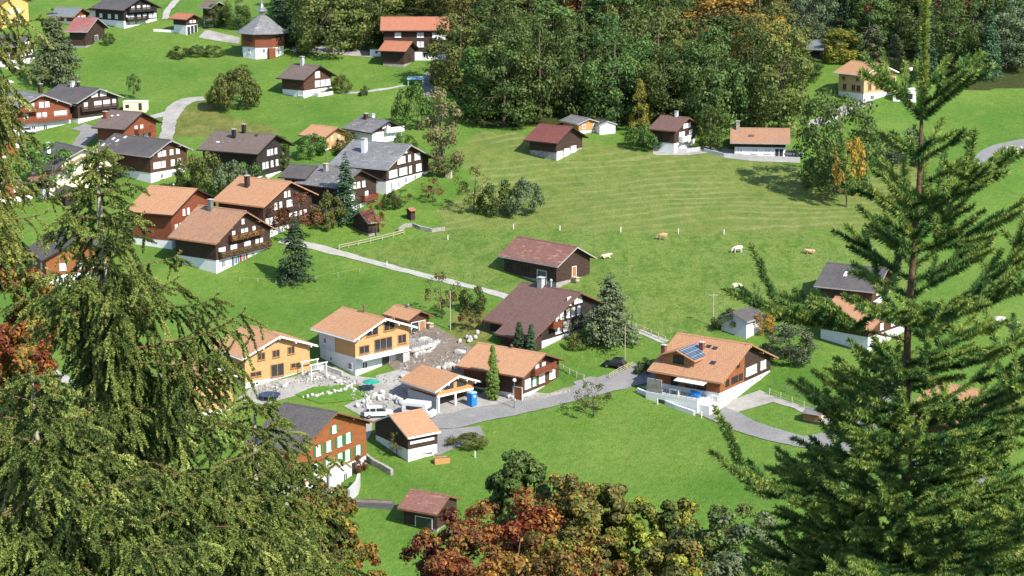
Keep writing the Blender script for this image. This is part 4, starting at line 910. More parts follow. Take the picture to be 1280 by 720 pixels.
def trunk_mesh(seed, h, r, C, mat, zfork=.3, lean=.0, maxl=14):
    rng = np.random.default_rng(seed + 99); mb = MB()
    top = Vector((rng.normal(0, .4), rng.normal(0, .4), h * .82))
    base = Vector((0, 0, -.6)); mid = base.lerp(top, .5) + Vector((rng.normal(0, .2), rng.normal(0, .2), 0))
    mb.tube([base, (0, 0, .6), mid, top], [r*1.35, r, r*.7, r*.18], 8)
    idx = rng.permutation(len(C))[:maxl]
    for i in idx:
        c = Vector(C[i]); z = h * rng.uniform(zfork, .62); z = min(z, c.z - .3) if c.z > h*.2 else z
        t = (z + .6) / (top.z + .6); st = base.lerp(top, max(.1, t))
        mb.tube([st, st.lerp(c, .5) + Vector((0, 0, -.12*h*.2)), st.lerp(c, .95)], [r*.38, r*.22, r*.06], 5)
    return mb.mesh("trunk", mat, smooth=True)
PROTO = {}
def broad_proto(key, seed, h, R_, shape='round', lobes=34, leaves=110, leaf=.75, lr=(.24, .38), base=.0):
    zc = h * (base + (1 - base) * .50); Hc = h * (1 - base) * .50
    V, F, T, C = crown_cloud(seed, R_, Hc, zc, lobes, lr, leaves, leaf, shape)
    PROTO[key] = dict(V=V, F=F, T=T, h=float(np.percentile(V[:, 2], 99.6)), w=float(2 * np.percentile(np.hypot(V[:, 0], V[:, 1]), 95 if shape == 'round' else 98)), trunk=trunk_mesh(seed, h, h * .018, C, M['bark']), cache={})
def conifer_proto(key, seed, h, R_, whorls=22, per=8, blades=46, droop=.25, leaf=.5, base=.06, ragged=.25, pw=.9):
    rng = np.random.default_rng(seed); Vs, Fs, Ts = [], [], []; off = 0
    for i in range(whorls):
        f = i / (whorls - 1); z = h * (base + (1 - base) * (1 - f) ** 1.0 * .97); L = R_ * (f ** pw * .96 + .05)
        for k in range(per if f > .15 else 4):
            a = rng.uniform(0, 6.28); l = L * rng.uniform(1 - ragged, 1 + ragged * .6)
            n = max(8, int(blades * (.25 + .75 * f)))
            s = rng.uniform(.12, 1.0, n) ** .8
            side = rng.normal(0, .22, n) * l * (1.1 - .6*s) * .9
            d = np.array([math.cos(a), math.sin(a), 0]); e = np.array([-math.sin(a), math.cos(a), 0])
            zz = z + l * (.16 * s - droop * 1.5 * s * s) + rng.normal(0, .06, n) * l - np.abs(side) * .25
            p = d * (s * l)[:, None] + e * side[:, None]; p[:, 2] = zz
            dirv = unit(d * 1.0 + e * (np.sign(side) * .8)[:, None] + np.array([0, 0, -.35]) + rng.normal(0, .25, (n, 3)))
            up = unit(np.array([0, 0, 1.]) + rng.normal(0, .45, (n, 3))); w = unit(np.cross(dirv, up))
            ll = leaf * rng.uniform(.7, 1.4, n)[:, None]; ww = ll * .34
            v = np.stack([p - dirv*ll*.5, p + w*ww, p + dirv*ll*.6 - np.array([0, 0, .12])*ll, p - w*ww], 1).reshape(-1, 3)
            t = np.clip(rng.normal(.45 + .25 * (s - .5), .2, n), 0, 1)
            Vs.append(v); Fs.append(np.arange(4*n).reshape(n, 4) + off); Ts.append(np.repeat(t, 4)); off += 4 * n
    V, F, T = np.concatenate(Vs), np.concatenate(Fs), np.concatenate(Ts)
    mb = MB(); mb.tube([(0, 0, -.6), (0, 0, h * .5), (0, 0, h * .98)], [h*.016, h*.010, h*.002], 7)
    PROTO[key] = dict(V=V, F=F, T=T, h=h, w=2*R_*1.0, trunk=mb.mesh('trunk', M['bark'], True), cache={})
broad_proto('oakA', 11, 20, 7.6, lobes=84, leaves=88, leaf=.78)
broad_proto('oakB', 12, 21, 7.0, lobes=80, leaves=90, leaf=.85)
broad_proto('oakC', 13, 19, 8.0, lobes=90, leaves=84, leaf=.75, lr=(.18, .32))
broad_proto('oakD', 14, 22, 6.4, lobes=78, leaves=90, leaf=.80, lr=(.2, .34))
broad_proto('coneA', 15, 16, 5.2, 'cone', lobes=44, leaves=100, leaf=.7, lr=(.2, .34), base=.08)
broad_proto('willow', 16, 14, 3.6, 'column', lobes=40, leaves=100, leaf=.55, lr=(.25, .4), base=.08)
broad_proto('thuja', 17, 8, 1.0, 'flame', lobes=240, leaves=110, leaf=.17, lr=(.22, .36), base=.0)
broad_proto('bushA', 18, 5, 3.4, lobes=26, leaves=120, leaf=.45, base=.02, lr=(.24, .4))
broad_proto('bushB', 19, 4.2, 3.0, lobes=22, leaves=120, leaf=.42, base=.02, lr=(.26, .42))
broad_proto('small', 20, 6.5, 2.4, lobes=24, leaves=80, leaf=.36, lr=(.22, .36), base=.16)
broad_proto('thin', 21, 7, 2.6, lobes=26, leaves=44, leaf=.34, lr=(.2, .32), base=.24)
conifer_proto('firA', 31, 18, 4.4)
conifer_proto('firB', 32, 22, 4.0, whorls=26, pw=.8)
conifer_proto('pine', 33, 12, 5.0, whorls=18, per=10, blades=120, droop=.12, leaf=.36, ragged=.35, pw=.7, base=.10)
def tree(kind, leaf, px, py, wpx, hpx, label, group=None, name='tree', rz=None, cat='tree', pos=None):
    """tree standing at the ground seen at photo pixel (px,py), wpx wide and hpx tall in the photo"""
    p = PROTO[kind]; x, y = pos if pos else G(px, py)
    m = mpp(y); H = hpx * m / .985; Wd = wpx * m
    rr = random.Random(int(px * 31 + py * 17))
    if rz is None: rz = rr.uniform(0, 6.28)
    root = empty(name, (x, y, terr(x, y)), rz); tag(root, label, cat, group)
    sx, sz = Wd / p['w'], H / p['h']
    if leaf not in p['cache']: p['cache'][leaf] = np_mesh('crown', p['V'], p['F'], p['T'], L[leaf])
    c = place(p['cache'][leaf], 'crown', root); c.scale = (sx, sx, sz)
    t = place(p['trunk'], 'trunk', root); t.scale = (min(sx, sz) * 1.15, min(sx, sz) * 1.15, sz)
    return root
RG = random.Random(5)
# --- single trees and shrubs:  kind, leaves, base x, base y, width, height (photo pixels), label, name, category
SINGLE = [
 ('oakC','olive',412,66,104,92,'broad olive green tree by the chapel forecourt at the top edge','tree','tree'),
 ('oakB','dark',455,62,52,66,'dark round tree between the chapel forecourt and the long red roof','tree','tree'),
 ('firB','fir',352,58,40,78,'dark spruce behind the chapel spire','spruce_tree','tree'),
 ('firA','fir',378,52,44,70,'second dark spruce right of the chapel, touching the broad olive tree','spruce_tree','tree'),
 ('oakA','dark',296,34,40,40,'dark tree at the top edge between the dark barn and the chapel','tree','tree'),
 ('oakB','dark',268,33,30,26,'small dark tree close behind the narrow barn on its white base','tree','tree'),
 ('coneA','green',591,146,72,82,'bright green cone shaped tree in front of the wood by the wood road','tree','tree'),
 ('bushA','green',520,162,54,56,'bushy green tree left of the wood road','tree','tree'),
 ('willow','willow',554,221,54,106,'tall pale willow like tree beside the great white based chalet','willow_tree','tree'),
 ('coneA','yellowgreen',799,168,30,66,'slim yellow green tree glowing in front of the dark wood','tree','tree'),
 ('oakD','green',888,186,34,52,'small green tree right of the red brown roofed chalet','tree','tree'),
 ('bushA','green',806,187,46,30,'green shrub against the left wall of the red brown roofed chalet','shrub','shrub'),
 ('oakA','dark',893,162,88,122,'huge dark green tree standing out of the wood behind the red brown roofed chalet','tree','tree'),
 ('oakB','olive',974,160,84,124,'tall golden olive tree with a bare pale trunk at the right end of the wood','tree','tree'),
 ('oakC','dark',676,150,92,120,'large dark tree at the front of the wood above the red barn','tree','tree'),
 ('oakA','dark',768,150,92,122,'large dark tree at the front of the wood above the little cabin','tree','tree'),
 ('oakB','dark',630,156,84,108,'dark green tree at the front of the wood beside the cone shaped tree','tree','tree'),
 ('oakC','dark',1047,240,112,122,'large dark green tree standing alone at the right edge of the mown field','tree','tree'),
 ('small','yellow',1058,259,42,86,'small yellow tree glowing in front of the large dark green tree','tree','tree'),
 ('bushA','greygreen',655,270,46,46,'right clump of the hazel thicket on the mown field','shrub','shrub'),
 ('bushB','dark',620,268,46,42,'middle clump of the hazel thicket on the mown field','shrub','shrub'),
 ('thin','olive',592,266,46,58,'left loose clump of the hazel thicket on the mown field','shrub','shrub'),
 ('thin','rust',541,253,30,30,'small copper brown fruit tree below the great white based chalet','fruit_tree','tree'),
 ('thin','brownolive',553,398,44,58,'thin half bare brown tree above the brown farmhouse','tree','tree'),
 ('bushB','dark',590,389,36,32,'dark round bush beside the thin half bare brown tree','shrub','shrub'),
 ('small','brownolive',586,414,30,26,'brown green bush on the bank left of the brown farmhouse','shrub','shrub'),
 ('pine','pine',762,430,74,92,'tall grey green pine in front of the brown farmhouse gable','pine_tree','tree'),
 ('bushB','olive',722,436,28,20,'low olive bush at the foot of the tall pine','shrub','shrub'),
 ('thin','pine',712,424,24,40,'slender grey conifer against the brown farmhouse gable','conifer','tree'),
 ('thuja','fir',649,442,15,40,'left one of two small dark cypresses by the brown farmhouse','cypress','tree'),
 ('thuja','fir',664,444,16,39,'right one of two small dark cypresses by the brown farmhouse','cypress','tree'),
 ('thuja','thuja',616,499,17,68,'tall narrow yellow green thuja in front of the low brown chalet','thuja','tree'),
 ('firA','fir',370,351,54,86,'dark blue green fir standing on the meadow beside the flower decked chalet','fir_tree','tree'),
 ('firB','fir',433,277,42,88,'tall dark spruce in front of the stone roofed chalet','spruce_tree','tree'),
 ('thin','rust',372,300,64,58,'copper brown tree behind the blue green fir','tree','tree'),
 ('bushA','olive',410,280,42,40,'olive shrub between the orange roof and the tall dark spruce','shrub','shrub'),
 ('bushB','olive',406,286,30,22,'low shrub left of the red roofed garden shed','shrub','shrub'),
 ('thin','rust',470,294,32,42,'brown half bare shrub over the red roofed garden shed','shrub','shrub'),
 ('thin','brownolive',500,258,34,22,'brown garden shrub at the corner of the great white based chalet','shrub','shrub'),
 ('bushA','dark',490,262,26,22,'dark shrub below the stone roofed chalet gable','shrub','shrub'),
 ('coneA','dark',323,218,24,48,'left bushy conifer before the grey roofed dark farmhouse','conifer','tree'),
 ('coneA','green',354,212,26,40,'right bushy tree before the grey roofed dark farmhouse','tree','tree'),
 ('bushA','olive',262,244,56,52,'big olive shrub below the long dark roofed chalet','shrub','shrub'),
 ('bushA','greygreen',292,246,50,44,'grey green shrub in front of the grey roofed dark farmhouse','shrub','shrub'),
 ('bushB','green',314,240,40,36,'green shrub by the pole in front of the grey roofed dark farmhouse','shrub','shrub'),
 ('bushB','olive',235,238,34,44,'olive bush at the corner of the long dark roofed chalet','shrub','shrub'),
 ('bushA','green',392,196,44,28,'green bush in front of the bright orange house','shrub','shrub'),
 ('bushB','olive',432,192,32,26,'olive bush right of the bright orange house','shrub','shrub'),
 ('bushB','green',506,186,30,18,'low green bush beside the patchy stone roofed white house','shrub','shrub'),
 ('bushA','olive',298,137,62,50,'rounded olive tree pair on the upper meadow, the right one','tree','tree'),
 ('bushA','brownolive',276,138,34,40,'rounded tree pair on the upper meadow, the left one','tree','tree'),
 ('oakB','dark',302,115,30,32,'dark tree behind the rounded olive tree on the upper meadow','tree','tree'),
 ('bushB','dark',224,72,28,13,'left end bush of the low hedge in the upper meadow','shrub','shrub'),
 ('bushA','dark',246,70,26,13,'second bush of the low hedge in the upper meadow','shrub','shrub'),
 ('bushB','dark',268,70,26,13,'right end bush of the low hedge in the upper meadow','shrub','shrub'),
 ('small','green',167,124,18,30,'small lone young tree on the upper left meadow','tree','tree'),
 ('pine','pine',70,106,66,92,'large dark grey conifer beside the dark brown chalet at the upper left','conifer','tree'),
 ('bushA','dark',136,56,18,14,'bush at the right end of the barn with the patched roof','shrub','shrub'),
 ('bushB','dark',101,56,16,12,'bush at the left end of the barn with the patched roof','shrub','shrub'),
 ('bushA','olive',427,116,26,22,'brown green bush beside the lone chalet in the upper meadow','shrub','shrub'),
 ('bushB','dark',455,119,14,11,'small round bush on the footpath right of the lone chalet','shrub','shrub'),
 ('thin','olive',742,520,48,44,'lone leaning apple tree on the front meadow by the village road','apple_tree','tree'),
 ('bushA','dark',912,412,44,26,'dark bush left of the small shed at the pasture edge','shrub','shrub'),
 ('bushB','orange',952,416,34,28,'orange autumn bush in front of the small shed at the pasture edge','shrub','shrub'),
 ('oakB','greygreen',986,452,62,52,'grey green tree behind the dark half of the solar panel chalet','tree','tree'),
 ('thin','brownolive',496,570,24,32,'small grey brown tree against the salmon roofed shed','tree','tree'),
 ('bushB','dark',804,466,26,18,'dark bush at the road corner left of the solar panel chalet','shrub','shrub'),
 ('small','green',60,250,76,70,'green shrubbery below the dark red chalet at the left','shrub','shrub'),
 ('bushB','greygreen',1122,205,70,44,'grey green bush below the new pale larch house','shrub','shrub'),
 ('oakB','dark',1008,98,46,26,'dark bush in front of the slate blue hut','tree','tree'),
 ('coneA','pine',1092,82,38,48,'grey green cone tree behind the new pale larch house','conifer','tree'),
 ('coneA','pine',1118,86,32,40,'second grey green cone tree, right behind the new pale larch house','conifer','tree'),
 ('oakD','yellowgreen',1050,78,44,40,'yellow tinted tree between the slate blue hut and the new pale larch house','tree','tree'),
 ('bushB','dark',1120,262,26,26,'dark bush on the right field behind the young spruce','shrub','shrub'),
 ('bushB','rust',448,588,26,22,'reddish garden bush by the varnished orange chalet','shrub','shrub'),
 ('bushA','olive',585,556,54,14,'low hedge below the lower yard, beside the salmon roofed shed','hedge','hedge'),
]
for k, lf, px, py, w, h, lab, nm, ct in SINGLE: tree(k, lf, px, py, w, h, lab, name=nm, cat=ct)
# --- the wood behind the meadow: every tree a thing
WOOD_LAB = {'dark': 'dark green broadleaf tree in the wood behind the meadow', 'green': 'fresh green tree in the wood behind the meadow',
            'olive': 'olive green tree in the wood behind the meadow', 'brownolive': 'brownish olive tree high in the wood behind the meadow',
            'gold': 'golden yellow tree in the wood behind the meadow', 'rust': 'rust brown tree in the wood behind the meadow',
            'greygreen': 'grey green tree in the wood behind the meadow', 'fir': 'dark conifer in the wood behind the meadow', 'pine': 'grey green conifer in the wood behind the meadow', 'yellowgreen': 'yellow green tree in the wood behind the meadow'}
def wood():
    pts = []; rr = random.Random(77)
    avoid = [FIT[k][:2] for k in ('AF', 'AG', 'AH', 'AI', 'AJ', 'AK', 'AL', 'V', 'W')]
    for px, py, *_ in [(q[2], q[3]) for q in SINGLE]: pts.append((*G(px, py), 5.0))
    y = 440
    tries = 0
    while tries < 16000 and len(pts) < 300:
        tries += 1
        px, py = rr.uniform(350, 1330), rr.uniform(-42, 172)
        x, yy = G(px, py)
        if not inpoly(x, yy, FOREST) or yy > 668: continue
        if any((x-a)**2 + (yy-b)**2 < (11 if b < 470 else 13)**2 for a, b in avoid): continue
        # keep sight lines to the houses in the gaps open
        if 972 < px < 1052 and 58 < py < 130: continue
        if 685 < px < 790 and py > 142: continue
        if px > 1000 and py > 100: continue
        if 1030 < px < 1150 and 84 < py < 160: continue
        if 470 < px < 566 and 12 < py < 130: continue
        rad = rr.uniform(6.3, 8.6) if px < 980 else rr.uniform(5.0, 6.6)
        if any((x-a)**2 + (yy-b)**2 < (rad + r) ** 2 * .80 for a, b, r in pts): continue
        pts.append((x, yy, rad))
        top = py - 100
        r = rr.random()
        if px < 520: lf = 'dark' if r < .5 else 'olive' if r < .8 else 'fir'
        elif px < 985:
            if py < 70: lf = 'brownolive' if r < .36 else 'gold' if r < .46 else 'olive' if r < .82 else 'rust' if r < .82 else 'dark'
            elif py < 110: lf = 'olive' if r < .46 else 'brownolive' if r < .54 else 'gold' if r < .57 else 'dark'
            else: lf = 'dark' if r < .86 else 'olive'
            if px > 880 and r > .60 and py < 125: lf = 'gold' if r > .72 else 'rust' if r > .67 else 'brownolive'
        else: lf = 'dark' if r < .46 else 'fir' if r < .68 else 'greygreen' if r < .80 else 'green' if r < .94 else 'gold' if r < .97 else 'rust'
        kind = {'fir': rr.choice(['firA', 'firB']), 'pine': 'firA'}.get(lf, rr.choice(['oakA', 'oakB', 'oakC', 'oakD']))
        m = mpp(yy); hh = rr.uniform(15, 20) * (.95 if px > 1000 else 1.0) * (1.25 if lf == 'fir' else 1)
        tree(kind, lf, px, py, rad * 2.55 / m * (.56 if lf == 'fir' else 1), hh / m, WOOD_LAB[lf], group='trees of the wood behind the meadow', name='forest_tree', pos=(x, yy))
wood()

# flowers hanging from the balconies of the flower decked chalet
def balcony_flowers(H, z, t0, t1, depth, n, leaf, seed):
    rng = np.random.default_rng(seed); y = rng.uniform(t0, t1, n) * H.wb * H.s; cl = np.sin(y * 3.1) > -.35; y = y[cl]; n = len(y)
    P = np.stack([np.full(n, H.wa + depth + .1) + rng.normal(0, .08, n), y, H.zB + z + .75 - np.abs(rng.normal(0, .32, n))], 1)
    v, f, t = leaf_quads(P, unit(np.array([1., 0, .3]) + rng.normal(size=(n, 3)) * .5), rng.uniform(.14, .3, n), rng)
    place(np_mesh('balcony_flowers', v, f, t, L[leaf]), 'balcony_flowers', H.root)['kind'] = 'stuff'
balcony_flowers(Q_, 5.9, -.55, .62, 1.0, 420, 'orange', 3); balcony_flowers(Q_, 3.2, -.92, .92, 1.0, 600, 'brownolive', 4); balcony_flowers(Q_, 5.9, -.5, .55, 1.0, 160, 'red', 5)

# ------------------------------------------------------------------ needle bearing shoots (near spruces)
class Shoots:
    def __init__(s, seed, nlf=1.0, wf=1.0): s.nlf = nlf; s.wf = wf; s.rng = np.random.default_rng(seed); s.a = []
    def add(s, p, d, L, sag=0.0, nl=.016, dens=900, tint=.4, w=.0024, rad=.003, flat=.0):
        nl *= s.nlf; w *= s.wf
        s.a.append((*p, *d, L, sag, nl, dens, tint, w, rad, flat))
    def build(s, name_n, name_t, mat_n, mat_t, root):
        rng = s.rng; A = np.array(s.a); n = np.maximum(4, (A[:, 6] * A[:, 9]).astype(int))
        I = np.repeat(np.arange(len(A)), n); B = A[I]; m = len(I)
        P0, D, Ln, sag, nl, tn, w, flat = B[:, 0:3], unit(B[:, 3:6]), B[:, 6], B[:, 7], B[:, 8], B[:, 10], B[:, 11], B[:, 13]
        t = rng.random(m); l = t * Ln
        G_ = np.array([0, 0, -1.])
        P = P0 + D * l[:, None] + G_ * (sag * l * l)[:, None]
        T = unit(D + G_ * (2 * sag * l)[:, None])
        rnd = rng.normal(size=(m, 3)); rnd[:, 2] += flat * 1.2
        q = unit(rnd - T * np.sum(rnd * T, 1, keepdims=True))
        ndir = unit(q * .86 + T * (.50 + .5 * (t > .93))[:, None] + rng.normal(0, .12, (m, 3)))
        side = unit(np.cross(ndir, rng.normal(size=(m, 3))))
        nl = nl * rng.uniform(.7, 1.15, m) * (1 - .25 * t ** 4)
        E = P + ndir * nl[:, None] + G_ * (nl * .04)[:, None]
        h = side * (w * .5)[:, None]
        V = np.stack([P - h, P + h, P + ndir * (nl * .6)[:, None] + h * .9, E], 1)
        V = np.stack([V[:, 0], V[:, 1], V[:, 2], V[:, 3]], 1).reshape(-1, 3)
        F = np.arange(4 * m).reshape(m, 4)
        tt = np.clip(tn + rng.normal(0, .10, m) + .10 * (t - .5), 0, 1)
        me = np_mesh(name_n, V, F, np.repeat(tt, 4), mat_n); o = place(me, name_n, root)
        # the twigs themselves: three sided, in five segments
        K = 5; k = len(A); P0, D, Ln, sag, rad = A[:, 0:3], unit(A[:, 3:6]), A[:, 6], A[:, 7], A[:, 12]
        u = unit(np.cross(D, np.array([.3, .2, .9]))); v = np.cross(D, u); VV = []
        for j in range(K):
            f = j / (K - 1); l = Ln * f; c = P0 + D * l[:, None] + G_ * (sag * l * l)[:, None]; r = (rad * (1 - .6 * f))[:, None]
            for a in range(3): VV.append(c + u * r * math.cos(a * 2.094) + v * r * math.sin(a * 2.094))
        VV = np.stack(VV, 1); base = (np.arange(k) * 3 * K)[:, None, None]
        fl = np.array([[j*3+a, j*3+(a+1) % 3, (j+1)*3+(a+1) % 3, (j+1)*3+a] for j in range(K-1) for a in range(3)])
        FF = (base + fl[None]).reshape(-1, 4)
        me2 = np_mesh(name_t, VV.reshape(-1, 3), FF, np.full(k * 3 * K, .5), mat_t)
        place(me2, name_t, root)
def rot_about(v, axis, a): return Matrix.Rotation(a, 3, axis) @ v

# ------------------------------------------------------------------ young spruce close to the camera on the right
def young_spruce():
    D = 6.5; top = at_dist(1159, -34, D); k = D * 1.02 / FPX        # metres per pixel
    root = empty('young_spruce', (top.x, top.y, terr(top.x, top.y))); tag(root, 'young dark green spruce with an upright leader standing close on the right', 'spruce tree')
    zt = top.z - terr(top.x, top.y)
    S_ = Shoots(3, 1.42, 1.45); rr = random.Random(8)
    def Z(py): return zt - (py + 34) * k
    # stem
    mb = MB(); st = [(0, 0, -.3)] + [((.010 * math.sin(z * 5)) * min(1, (zt - z)), 0, z) for z in np.linspace(.2, zt, 22)]
    mb.tube(st, [.055] + list(np.linspace(.036, .008, 19)) + [.005, .003, .002], 8); mb.build('trunk', M['bark_brown'], root, True)
    def stem(z): return Vector((.010 * math.sin(z * 5) * min(1, max(0, zt - z)), 0, z))
    for a, b, tn in ((Z(140), Z(60), .88), (Z(60), zt, .95)):       # needles on the leader
        S_.add(stem(a), (0, 0, 1), b - a, 0, .0185, 5200, tn, .0030, .004)
    for py in (140, 250, 330): S_.add(stem(Z(py + 110)), (0, 0, 1), 110 * k, 0, .013, 260, .5, .0024, .006)
    def branch(p, d, L, upc, order, age):
        """main axis of shoots with paired side shoots; tips turn up"""
        nseg = max(1, round(L / .085)); seg = L / nseg; p = Vector(p); d = Vector(d).normalized()
        side = d.cross(Vector((0, 0, 1))).normalized()
        for i in range(nseg):
            f = (i + 1) / nseg
            d = (d + Vector((0, 0, upc * seg * (2.0 if f > .55 else -.3))) + Vector((rr.gauss(0, .035), rr.gauss(0, .035), rr.gauss(0, .035)))).normalized()
            new = f > .8
            S_.add(p, d, seg * 1.08, 0, .0165, 2300 if f > .3 or order > 1 else 700, (.84 if new else .50 + .16 * f) + rr.gauss(0, .07), .0028, .0028 + .0024 * (1 - f) * L * 3, .25)
            p2 = p + d * seg
            if f > .2 and i < nseg - 1 or (order > 1 and nseg == 1):
                rem = L * (1 - f)
                for sg in (-1, 1):
                    if rr.random() < .36: continue
                    ang = rr.uniform(.62, .95) * sg
                    dd = (d * math.cos(ang) + side * math.sin(ang) + Vector((0, 0, rr.uniform(-.05, .30)))).normalized()
                    ll = min(.30, rem * .6 + .085) * rr.uniform(.7, 1.1)
                    if order == 1 and ll > .135: branch(p2, dd, ll, upc * .8, 2, age)
                    elif order < 3: S_.add(p2, dd, min(ll, .16), rr.uniform(-1.0, .2), .0165, 2300, (.80 if rr.random() < .5 else .52) + rr.gauss(0, .09), .0028, .0026, .25)
            p = p2
        S_.add(p, d, .06, -.3, .0165, 2300, .80, .0028, .003, .2)
    # whorls: height (photo pixel row on the stem), branch length in pixels, rise, (fixed azimuths)
    W = [(144, 100, .95, 6, .2), (196, 62, .55, 4, .3), (270, 125, .60, 6, .8), (312, 140, .45, 5, .8), (405, 218, .36, 7, .7), (470, 140, .3, 5, .5),
         (535, 245, .26, 8, .7), (590, 170, .2, 5, .5), (650, 270, .2, 8, .7), (705, 210, .15, 6, .5), (765, 290, .16, 7, .7), (830, 300, .15, 7, .7)]
    for wi, (py, lpx, rise, n, upc) in enumerate(W):
        a0 = [0.3, 1.1, .15, -.05, .25, .8, .0, .6, 0.35, .4, .05, .3][wi]
        for i in range(n):
            a = a0 + 6.283 * i / n + rr.uniform(-.16, .16)
            l = lpx * k * rr.uniform(.74, 1.0)
            if math.cos(a) < -.25 and py > 240: l *= .42 if 320 < py < 480 else .62 if py < 600 else .80
            elif math.cos(a) > .25: l *= 1.12
            if py < 240: l *= .82
            d = Vector((math.cos(a), math.sin(a), rise + rr.uniform(-.08, .10)))
            branch(stem(Z(py)), d, l, upc, 1 if lpx > 80 else 2, 0)
    for py in range(430, 900, 24):
        mx = float(np.interp(py, [215, 300, 400, 520, 640, 900], [44, 66, 92, 120, 150, 190]))
        for _ in range(2):
            a = rr.uniform(0, 6.283)
            if math.sin(a) > .3 and rr.random() < .6: a = -a
            if 320 < py < 480 and math.cos(a) < -.1: continue
            branch(stem(Z(py)), Vector((math.cos(a), math.sin(a), rr.uniform(.15, .55))), mx * k * rr.uniform(.55, 1.0), .5, 1 if mx > 100 else 2, 0)
    # single branches that read in the outline
    branch(stem(Z(425)), (-1.0, -.15, .24), 232 * k, .5, 1, 0)
    branch(stem(Z(640)), (-1.0, -.3, .16), 255 * k, .6, 1, 0)
    p = stem(Z(380)) + Vector((-172 * k, -.08, 6 * k)); branch(p, (-.38, 0, 1), 64 * k, .4, 2, 0)
    p = stem(Z(590)) + Vector((-208 * k, -.10, 0)); branch(p, (-.45, 0, .9), 78 * k, .4, 2, 0)
    p = stem(Z(235)) + Vector((56 * k, 0, 0)); branch(p, (.12, 0, 1), 58 * k, .4, 2, 0)
    p = stem(Z(262)) + Vector((-82 * k, 0, 22 * k)); branch(p, (-.25, 0, 1), 60 * k, .4, 2, 0)
    S_.build('needles', 'branches', L['needle'], M['twig'], root)
M['bark_brown'] = plain('young spruce bark', (.13, .075, .038), .9, .35, 30, bmp=.4)
young_spruce()

# ------------------------------------------------------------------ big hanging spruce on the left
def hanging_spruce(name, label, px, pytop, D, prof, pybot, seed, tone=.45, dens=1.0, xlim=None, trunk_r=.10, extra=()):
    top = at_dist(px, pytop, D); k = D * 1.02 / FPX; g = terr(top.x, top.y)
    root = empty(name, (top.x, top.y, g)); tag(root, label, 'spruce tree')
    zt = top.z - g; rr = random.Random(seed); S_ = Shoots(seed, 1.15, 1.7); B = MB()
    mb = MB(); B.tube([(0, 0, -.4), (0, 0, zt * .5), (0, 0, zt)], [trunk_r * 1.5, trunk_r, .006], 9)
    S_.add((0, 0, zt - .25), (0, 0, 1), .27, 0, .02, 500, tone + .2, .005, .006)
    py = pytop + 8; todo = []
    while py < pybot:
        f = py - pytop
        r = float(np.interp(py, [q[0] for q in prof], [q[1] for q in prof])) * k
        n = 5 if f < 80 else 6
        a0 = rr.uniform(0, 6.28)
        for i in range(n):
            a = a0 + 6.283 * i / n + rr.uniform(-.35, .35)
            l = r * rr.uniform(.5, 1.18)
            if xlim:
                for (y0, y1, xl, xr) in xlim:
                    if y0 <= py <= y1: l = min(l, (xl if math.cos(a) < 0 else xr) * k * rr.uniform(.7, 1) / max(.35, abs(math.cos(a))))
            if l >= .03: todo.append((f, a, l, i, None))
        py += (26 if f < 120 else 22) * rr.uniform(.8, 1.2)
    for i, (py, a, lp, rise) in enumerate(extra): todo.append((py - pytop, a, lp * k, i, rise))
    for f, a, l, i, rise_ in todo:
        if 1:
            z = zt - f * k
            rise = rise_ if rise_ is not None else .45 if f < 60 else .25 if f < 140 else .12
            d = Vector((math.cos(a), math.sin(a), rise)); d.normalize(); side = Vector((-math.sin(a), math.cos(a), 0))
            sagc = .22 if f > 120 else .05
            N_ = max(3, int(l / .075)); pts = []
            for j in range(N_ + 1):
                s = j / N_; p = Vector((0, 0, z)) + d * (l * s) + Vector((0, 0, -sagc * l * (s * 1.5 - .9 * s ** 3)))
                p += side * (.03 * math.sin(j * 1.3 + i)); pts.append(p)
            B.tube(pts, list(np.linspace(.004 + .006 * l, .002, len(pts))), 5, 1)
            for j in range(1, N_ + 1):
                s = j / N_; p = pts[j]; dd = (pts[j] - pts[j - 1]).normalized()
                S_.add(pts[j - 1], dd, (pts[j] - pts[j-1]).length, 0, .018, 330 * dens, tone + rr.gauss(0, .1), .0050, .002)
                for sg in (-1, 1):
                    if rr.random() > .95 * dens: continue
                    hang = .55 + .9 * min(1, f / 160) * rr.random()
                    v = dd * rr.uniform(.25, .9) + side * sg * rr.uniform(.15, .85) + Vector((0, 0, -hang * (.35 + .65 * (1 - s))))
                    ll = (.10 + .23 * min(1, f / 220) * (1.05 - .5 * s)) * rr.uniform(.6, 1.4)
                    tn = tone + rr.gauss(0, .2)
                    S_.add(p, v, ll, rr.uniform(.6, 2.2), .018, 1050, tn, .0052, .0022)
                    if ll > .13:
                        for _ in range(2):
                            t = rr.uniform(.2, .7); v2 = v.normalized() * .6 + Vector((rr.gauss(0, .5), rr.gauss(0, .5), -.35))
                            S_.add(p + v.normalized() * ll * t + Vector((0, 0, -1.2 * (ll*t)**2)), v2, ll * rr.uniform(.35, .6), 1.2, .017, 900, tn + rr.gauss(0, .06), .0052, .0018)
            # upright last shoots at the branch tip
            S_.add(pts[-1], (d + Vector((0, 0, .7))).normalized(), .07, 0, .018, 450, tone + .15, .005, .0025)
    B.build('trunk', [M['barkpale'], M['twig']], root, True)
    S_.build('needles', 'twigs', L['needleold'], M['twig'], root)
hanging_spruce('spruce_tree', 'tall spruce with long hanging twigs and a bare pale trunk stretch on the left', 121, 186, 13.0,
               [(190, 5), (230, 28), (280, 56), (330, 88), (380, 118), (398, 118), (410, 10), (486, 10), (500, 150), (520, 120), (545, 215), (570, 180), (620, 275), (650, 235), (720, 290), (860, 300)], 880, 21, dens=.9, extra=[(440, -.10, 190, .42), (446, .25, 150, .40), (452, -.35, 160, .26), (472, -.05, 170, .20), (482, .3, 130, .2)],
               xlim=[(190, 330, 60, 400), (330, 462, 62, 400)])
